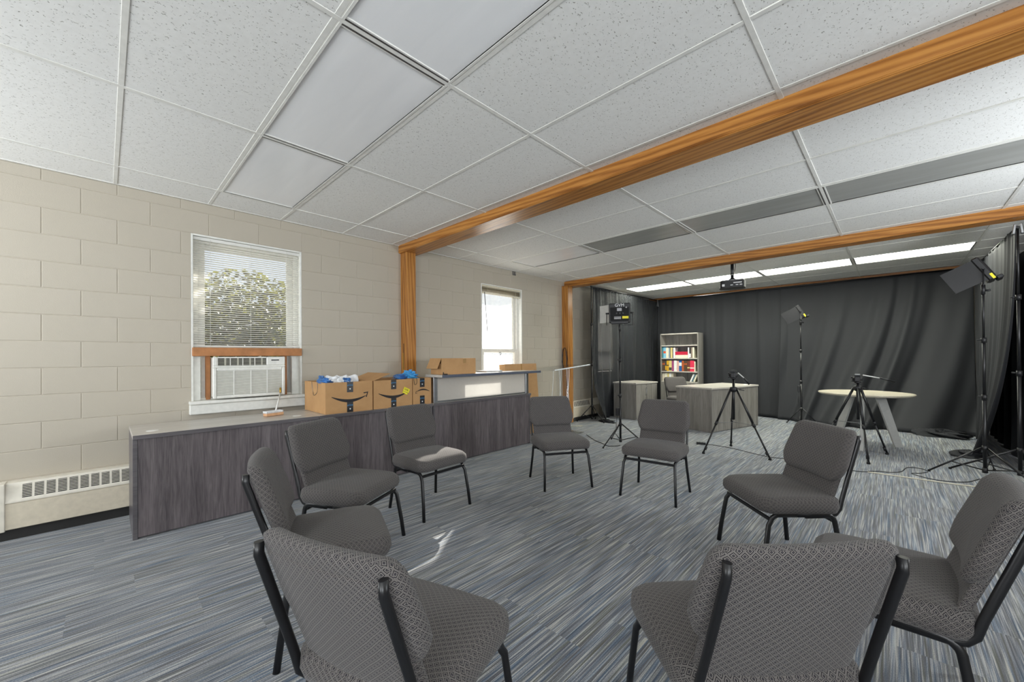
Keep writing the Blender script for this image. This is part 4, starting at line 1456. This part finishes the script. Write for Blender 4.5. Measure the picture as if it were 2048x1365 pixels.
def led_panel(label, c, rz, tilt, size=0.30, doors='lrtb', back_text=True, doors_open=0.9):
    """panel centre at c; local +y looks out of the printed back"""
    t = thing('led_panel', label, 'lamp', c, rz, 'led panels')
    hs = size / 2
    R = RX(tilt)
    MB(R).box(-hs, hs, -0.03, 0.03, -hs * 0.95, hs * 0.95, 0.012).build('panel_body', 'black_plastic', t)
    MB(R).box(-hs + 0.02, hs - 0.02, 0.03, 0.038, -hs * 0.75, hs * 0.55, 0.004).build('control_plate', 'matte_black', t)
    MB(R).box(-hs + 0.012, hs - 0.012, -0.034, -0.03, -hs * 0.9, hs * 0.9).build('led_face', 'led_off', t)
    b = MB()
    b.tube([(-hs - 0.03, 0, 0), (-hs - 0.03, 0, -hs * 1.15), (hs + 0.03, 0, -hs * 1.15), (hs + 0.03, 0, 0)], 0.006, 8)
    b.build('yoke', 'black_metal', t)
    for s in (-1, 1):
        MB().cyl((s * hs, 0, 0), (s * (hs + 0.045), 0, 0), 0.012, 10).build('yoke_knob', 'black_plastic', t)
    MB().cyl((0, 0, -hs * 1.15 - 0.09), (0, 0, -hs * 1.15 + 0.01), 0.016, 12).build('spigot', 'black_plastic', t)
    MB().cyl((0.0, 0.014, -hs * 1.15 - 0.05), (0.0, 0.05, -hs * 1.15 - 0.05), 0.011, 10).build('spigot_knob', 'black_plastic', t)
    MB(R).box(-hs * 0.8, hs * 0.8, 0.03, 0.075, -hs * 1.06, -hs * 0.8, 0.006).build('battery_tray', 'black_plastic', t)
    if doors:
        for ax, s, dn in (('x', -1, 'l'), ('x', 1, 'r'), ('z', -1, 'b'), ('z', 1, 't')):
            if dn not in doors:
                continue
            if ax == 'x':
                M_ = R @ T(s * hs, -0.03, 0) @ RZ(s * doors_open)
                MB(M_).box(-0.002, 0.002, -0.17 if back_text else -0.25, 0.0, -hs * 0.85, hs * 0.85).build('barn_door', 'leg_grey' if (s > 0 and back_text) else 'black_metal', t)
            else:
                M_ = R @ T(0, -0.03, s * hs * 0.95) @ RX(-s * doors_open)
                MB(M_).box(-hs * 0.9, hs * 0.9, -0.17, 0.0, -0.002, 0.002).build('barn_door', 'black_metal', t)
    if back_text:
        MB(R).box(-hs * 0.82, -hs * 0.25, 0.0385, 0.0395, -hs * 0.55, -hs * 0.32).build('warning_label', 'tag_yellow', t)
    else:
        MB(R).box(hs * 0.99, hs + 0.0015, 0.004, 0.024, -hs * 0.92, -hs * 0.5).build('warning_label', 'tag_yellow', t)
    if back_text:
        B = R @ T(0, 0.0312, 0) @ RZ(PI) @ RX(PI / 2)
        text('maker_print', 'GVM', 0.062, 'print_white', t, B @ T(0, hs * 0.74, 0))
        text('plus_print', '+', 0.05, 'print_white', t, B @ T(-hs * -0.62, hs * 0.5, 0.008))
        m = MB(R); m.box(-0.03, 0.035, 0.0385, 0.0392, 0.028, 0.07); m.build('display', 'grey_metal', t)
        for k in range(3):
            MB(R).cyl((-0.05 + 0.045 * k, 0.038, -0.005), (-0.05 + 0.045 * k, 0.05, -0.005), 0.011, 12).build('dial', 'black_metal', t)
        m = MB(R)
        for k in range(3):
            m.box(-0.02 - 0.0, 0.075, 0.0385, 0.0391, -0.06 - 0.013 * k, -0.055 - 0.013 * k)
        m.build('print_lines', 'print_white', t)
    return t


light_stand('tall black light stand between two circle chairs and the cabinet', (-2.841, 5.174), 1.70, math.radians(-100), 0.37)
led_panel('led lamp with printed back and yellow label on the stand by the cabinet', (-2.841, 5.174, 1.90), math.atan2(5.17, -2.84) + PI / 2, 0.0, 0.30, 'r')
light_stand('black light stand against the rear black drape', (-1.213, 8.81), 1.89, math.radians(-90), 0.28)
led_panel('led lamp tilted on the stand against the rear drape', (-1.213, 8.81, 2.065), math.radians(-80), 0.5, 0.26, 'r', False, 0.12)
light_stand('black light stand near the backdrop stand and its drape', (0.675, 6.37), 1.98, math.radians(195), 0.42)
led_panel('led lamp with opened flaps near the backdrop stand', (0.675, 6.37, 2.15), math.radians(265), 0.5, 0.28, 'r', False, 0.12)
# adapters hanging on the stands
for (x, y, z, lab) in ((-2.868, 5.15, 0.42, 'black power adapter strapped to the stand by the cabinet'), (-1.241, 8.788, 0.61, 'small power adapter hanging on the stand by the rear drape')):
    o = MB().box(-0.02, 0.02, -0.03, 0.03, 0, 0.11, 0.006).tube([(-0.005, -0.005, 0.0), (-0.014, -0.016, -0.10), (-0.01, -0.03, -0.2)], 0.004, 6).build('power_adapter', 'black_plastic')
    o.location = (x, y, z); tag(o, lab, 'adapter')

# backdrop stands
light_stand('black backdrop stand holding the end of the window-side drape', (-4.28, 6.68), 2.66, math.radians(-10), 0.30, 'backdrop_stand', 'backdrop stands')
light_stand('tall black backdrop stand carrying the drape by the led lamp', (0.915, 6.46), 2.58, math.radians(170), 0.48, 'backdrop_stand', 'backdrop stands')
o = MB().tube([(-4.28, 6.665, 2.655), (-4.28, 9.66, 2.675)], 0.014, 10).build('backdrop_rod', 'black_metal'); tag(o, 'black rod carrying the window-side drape', 'rod')
o = MB().tube([(0.915, 6.44, 2.565), (0.935, 9.70, 2.655)], 0.014, 10).build('backdrop_rod', 'black_metal'); tag(o, 'black rod carrying the drape by the led lamp', 'rod')
o = MB().tube([(-4.28, 9.70, 2.672), (0.89, 9.70, 2.668)], 0.014, 10).build('backdrop_rod', 'black_metal'); tag(o, 'black rod carrying the rear drapes under the oak trim', 'rod')
o = thing('spring_clamp', 'silver spring clamp gathering the drapes in the corner', 'clamp', (-4.22, 9.60, 2.62))
MB(RX(0.25)).box(-0.012, 0.012, -0.01, 0.012, -0.12, 0.05, 0.004).build('jaw', 'silver', o)
MB(RX(-0.25)).box(-0.012, 0.012, -0.03, -0.008, -0.12, 0.05, 0.004).build('jaw', 'silver', o)
o = thing('spring_clamp', 'silver clamp on top of the backdrop stand by the led lamp', 'clamp', (0.915, 6.45, 2.545))
MB(RY(0.10)).box(-0.034, -0.014, -0.014, 0.014, -0.05, 0.05, 0.004).build('jaw', 'silver', o)
MB(RY(-0.10)).box(0.014, 0.034, -0.014, 0.014, -0.05, 0.05, 0.004).build('jaw', 'silver', o)


# ---------------------------------------------------------------- black drapes
def drape(label, fn, mat, nu=260, nv=44, name='black_drape'):
    def g(u, v):
        return fn(u, v)
    o = MB().grid(nu, nv, g).build(name, mat)
    sol = o.modifiers.new('thickness', 'SOLIDIFY')
    sol.thickness = 0.002
    return tag(o, label, 'curtain', 'black drapes')


def folds(s, seed, n, z):
    """irregular pleats; s along the drape 0..1, z height 0..1"""
    r = random.Random(seed)
    a = [r.uniform(0, 6.28) for _ in range(6)]
    w = s + 0.045 * math.sin(7 * s + a[0]) + 0.022 * math.sin(17 * s + a[1] + 1.2 * z)
    big = math.sin(2 * PI * n * w + a[2]) * (0.75 + 0.35 * math.sin(5 * s + a[3]))
    fine = math.sin(2 * PI * n * 2.7 * w + a[4]) * (0.35 + 0.65 * z ** 3) * 0.4
    return big + fine


def back_a(u, v):          # hangs straight behind desk and bookcase
    z = 1 - v
    x = -4.26 + 2.64 * u
    y = 9.69 - 0.05 * (1 - z) + (0.006 + 0.014 * (1 - z)) * folds(u, 3, 6, z) - 0.26 * (1 - z) ** 3 * max(0, (u - 0.62) / 0.38)
    return (x, y, 0.02 + 2.655 * z)


def back_b(u, v):          # sweeps forward over the floor in diagonal folds
    z = 1 - v
    x = -1.66 + 2.588 * u - 0.28 * (1 - z) ** 1.6 * math.sin(PI * u)
    sweep = (0.34 + 0.22 * math.sin(PI * u)) * (1 - z) ** 2.2
    sh = u + 0.16 * (1 - z) ** 1.5
    y = 9.70 - sweep * 1.15 + (0.012 + 0.085 * (1 - z)) * folds(sh, 8, 4.6, z) * (1 - 0.35 * z)
    y -= 0.05 * max(0.0, 1 - u / 0.05)      # this panel's edge hangs in front of its neighbour
    zz = 0.015 + 2.66 * z
    return (x, y, zz)


def side_left(u, v):
    z = 1 - v
    y = 6.71 + 2.99 * u + 0.04 * abs(math.sin(6 * (1 - z))) * (1 - u)
    near = max(0.0, 1 - u / 0.14)
    x = -4.27 + (0.010 + 0.018 * (1 - z)) * folds(u, 5, 9, z) + 0.30 * near * max(0, (0.28 - z) / 0.28) ** 1.6
    x -= 0.10 * near * math.sin(PI * min(1, (1 - z) * 1.2)) * 0.3
    return (x, y, 0.012 + 2.63 * z)


def side_right(u, v):
    z = 1 - v
    y0 = 6.47 + 0.95 * (1 - z) ** 1.8
    y = y0 + (9.70 - y0) * u
    x = 0.905 + 0.035 * u + (0.016 + 0.03 * (1 - z)) * folds(u, 11, 9, z) * min(1.0, (1 - u) / 0.3) - 0.22 * (1 - z) ** 3 * (1 - u) ** 2
    zt = 2.555 + 0.105 * u
    return (x, y, 0.012 + (zt - 0.0) * z)


def outer_right(u, v):
    z = 1 - v
    return (1.08 + 0.03 * folds(u, 14, 6, z) * (0.5 + 0.5 * (1 - z)), 6.78 + 2.87 * u, 0.02 + 2.45 * z)


drape('straight black drape behind the bookcase and pedestal desk', back_a, 'black_drape')
drape('black drape sweeping forward in wide folds behind the round table', back_b, 'black_drape')
drape('sheer black drape along the window wall beside the low cabinet', side_left, 'sheer_black_drape')
drape('black drape gathered at the backdrop stand by the led lamp', side_right, 'black_drape')
drape('dark drape hanging behind the one at the backdrop stand', outer_right, 'black_drape', 160, 16)
# cloth pooled on the floor
def pool(label, cx, cy, rx, ry, rz, seed, rot=0.0):
    o = crumple('drape_hem', label, 'fabric', (cx, cy, 0.0), rx, ry, rz, 'black_drape', seed, 20, 0.35)
    o.rotation_euler = (0, 0, rot)
pool('black drape hem pooled on the carpet in the far corner', 0.55, 9.0, 0.26, 0.14, 0.10, 41)
pool('black drape hem bunched on the carpet by the light stand', 0.66, 7.5, 0.17, 0.13, 0.07, 42, 0.4)
pool('black drape tail trailing on the carpet by the low cabinet', -3.98, 6.74, 0.17, 0.06, 0.05, 43, -0.1)

# ---------------------------------------------------------------- projector under the ceiling
t = thing('projector', 'dark ceiling projector hanging behind the second oak beam', 'projector', (-1.76, 6.66, 2.30), math.radians(12))
n = 20
poly = []
for k in range(n):
    a = 2 * PI * k / n
    ca, sa = math.cos(a), math.sin(a)
    poly.append((0.175 * math.copysign(abs(ca) ** 0.55, ca), 0.135 * math.copysign(abs(sa) ** 0.55, sa)))
MB().prism(poly, 0.0, 0.105).build('body', 'black_plastic', t)
MB().prism([(p[0] * 0.94, p[1] * 0.94) for p in poly], 0.105, 0.118).build('top_cover', 'grey_metal', t)
MB().box(0.02, 0.13, -0.137, -0.13, 0.06, 0.075, 0.002).build('port_strip', 'print_white', t)
for x in (-0.02, 0.05, 0.10):
    MB().box(x, x + 0.035, -0.137, -0.13, 0.028, 0.04, 0.002).build('port', 'print_white', t)
MB().box(-0.13, -0.095, -0.137, -0.128, 0.02, 0.055, 0.002).build('power_socket', 'print_white', t)
MB().lathe([(0.06, 0.118), (0.05, 0.14), (0.024, 0.16)], 18).build('mount_plate', 'black_metal', t)
MB().cyl((0, 0, 0.15), (0, 0, 0.41), 0.022, 14).build('mount_pole', 'black_metal', t)
MB().cyl((0, 0, 0.20), (0, 0, 0.215), 0.026, 14).build('mount_collar', 'silver', t)
MB().box(-0.07, 0.09, -0.07, 0.07, 0.40, 0.43, 0.004).build('ceiling_plate', 'black_metal', t)
MB().tube([(0.04, -0.02, 0.40), (0.045, -0.03, 0.33), (0.03, -0.02, 0.25)], 0.004, 6).build('cable', 'black_plastic', t)

# ---------------------------------------------------------------- things on the carpet
t = thing('power_strip', 'short black power strip on the carpet beside a tripod foot', 'power strip', (-2.0, 5.965, 0), 0.35)
MB().box(-0.06, 0.06, -0.024, 0.024, 0, 0.032, 0.004).build('strip_body', 'black_plastic', t)
for k in range(3):
    MB().box(-0.045 + 0.035 * k, -0.025 + 0.035 * k, -0.012, 0.012, 0.032, 0.033).build('socket', 'grey_metal', t)
def cable(label, pts, r, mat):
    P = [Vector((p[0], p[1], r)) for p in pts]
    out = []
    for i in range(len(P) - 1):
        p0, p1, p2, p3 = P[max(0, i - 1)], P[i], P[i + 1], P[min(len(P) - 1, i + 2)]
        for k in range(6):
            q = k / 6
            out.append(0.5 * ((2 * p1) + (p2 - p0) * q + (2 * p0 - 5 * p1 + 4 * p2 - p3) * q * q + (3 * p1 - p0 - 3 * p2 + p3) * q ** 3))
    out.append(P[-1])
    o = MB().tube(out, r, 6).build('floor_cable', mat)
    return tag(o, label, 'cable')
cable('thin black cable running past the tall tripod', [(-1.94, 5.98), (-1.865, 6.024), (-1.6, 5.985), (-1.3, 5.845), (-1.09, 5.78), (-0.9, 5.85), (-0.6, 5.75), (-0.326, 5.714), (-0.21, 5.77)], 0.004, 'black_plastic')
cable('black cable loop on the carpet before the light stand', [(-0.21, 5.79), (-0.12, 5.88), (-0.04, 5.9), (0.05, 6.02), (0.1, 6.28), (0.2, 6.33), (0.26, 6.22), (0.2, 6.08), (0.13, 5.99), (0.3, 5.86), (0.5, 5.95), (0.62, 6.2)], 0.004, 'black_plastic')
cable('pale straight cord stretched along the carpet', [(-0.21, 5.75), (0.04, 5.765), (0.39, 5.78), (0.63, 5.822), (1.1, 5.9)], 0.006, 'cord_white')
cable('black cable curling around the stand by the cabinet', [(-3.6, 5.45), (-3.26, 5.16), (-3.08, 5.06), (-2.93, 4.964), (-2.84, 5.03), (-2.82, 5.12)], 0.005, 'black_plastic')
o = MB().tube([(-4.23, 5.9, 0.006), (-4.15, 6.0, 0.006), (-4.1, 6.08, 0.006)], 0.006, 6).build('cable_end', 'cord_white'); tag(o, 'short tan cord end on the carpet near the second post', 'cable')

# ---------------------------------------------------------------- outdoors
g = MB().box(-30, WX - 0.22, -14, 26, -0.6, -0.5).build('ground', 'bounce_ground'); tag(g, 'unseen ground outside the windows, made pale to bounce sun inside', kind='structure')  # coloured pale so the unseen ground bounces sun up to the ceiling
ev = MB().box(WX - 0.95, WX - 0.2, YF - 0.4, YB + 0.4, 2.78, 2.95).build('sun_block_eave', 'paint_white'); tag(ev, 'unseen white eave added to block high sun at the windows', kind='structure')  # out-of-view overhang added to cut the upper sunlight
# neighbouring low house behind the shrubs
hs = thing('neighbour_house', 'grey roofed house behind the shrubs outside', 'house', (-19, 5.0, -1.1))
MB().box(-3, 1.5, -9, 9, 0, 2.5).build('wall', 'stucco', hs)
MB().prism([(-3.6, 2.5), (2.2, 2.5), (-0.7, 4.6)], -9.5, 9.5, 'y').build('roof', 'shingle', hs)


def shrub(label, c, rx, ry, rz, nleaf, seed):
    t = thing('shrub', label, 'shrub', c, 0, 'shrubs outside the window')
    r = random.Random(seed)
    m = MB()
    for k in range(nleaf):
        d = Vector((r.gauss(0, 1), r.gauss(0, 1), r.gauss(0, 1))).normalized() * (r.random() ** 0.4)
        p = Vector((d.x * rx, d.y * ry, rz + d.z * rz))
        s = r.uniform(0.03, 0.06)
        e = Matrix.Rotation(r.uniform(0, 6.28), 3, 'Z') @ Matrix.Rotation(r.uniform(-1.2, 1.2), 3, 'X') @ Matrix.Rotation(r.uniform(-1, 1), 3, 'Y')
        q = [p + e @ Vector(v) * s for v in ((-1, 0, 0), (0, -0.5, 0.08), (1, 0, 0), (0, 0.5, 0.08))]
        m.add(q, [(0, 1, 2, 3)])
    o = m.build('foliage', 'shrub_leaf', t)
    o['kind'] = 'stuff'
    for k in range(7):
        a = r.uniform(0, 6.28)
        MB().tube([(0.1 * math.cos(a), 0.1 * math.sin(a), 0), (rx * 0.5 * math.cos(a), ry * 0.5 * math.sin(a), rz), (rx * 0.7 * math.cos(a), ry * 0.7 * math.sin(a), rz * 1.7)], [0.03, 0.02, 0.008], 6).build('stem', 'bark', t)
    return t


shrub('leafy shrub with russet leaves filling the lower window view', (-7.0, 1.5, -0.5), 0.65, 1.3, 1.56, 14000, 5)
shrub('yellow-green shrub at the side of the window view', (-5.95, 1.98, -0.5), 0.32, 0.42, 1.30, 4500, 6)
shrub('unseen tall shrub added to keep sun off the slatted blind', (-6.2, 3.15, -0.5), 0.5, 0.72, 2.15, 15000, 7)  # stands out of view, added to block sun at the first window
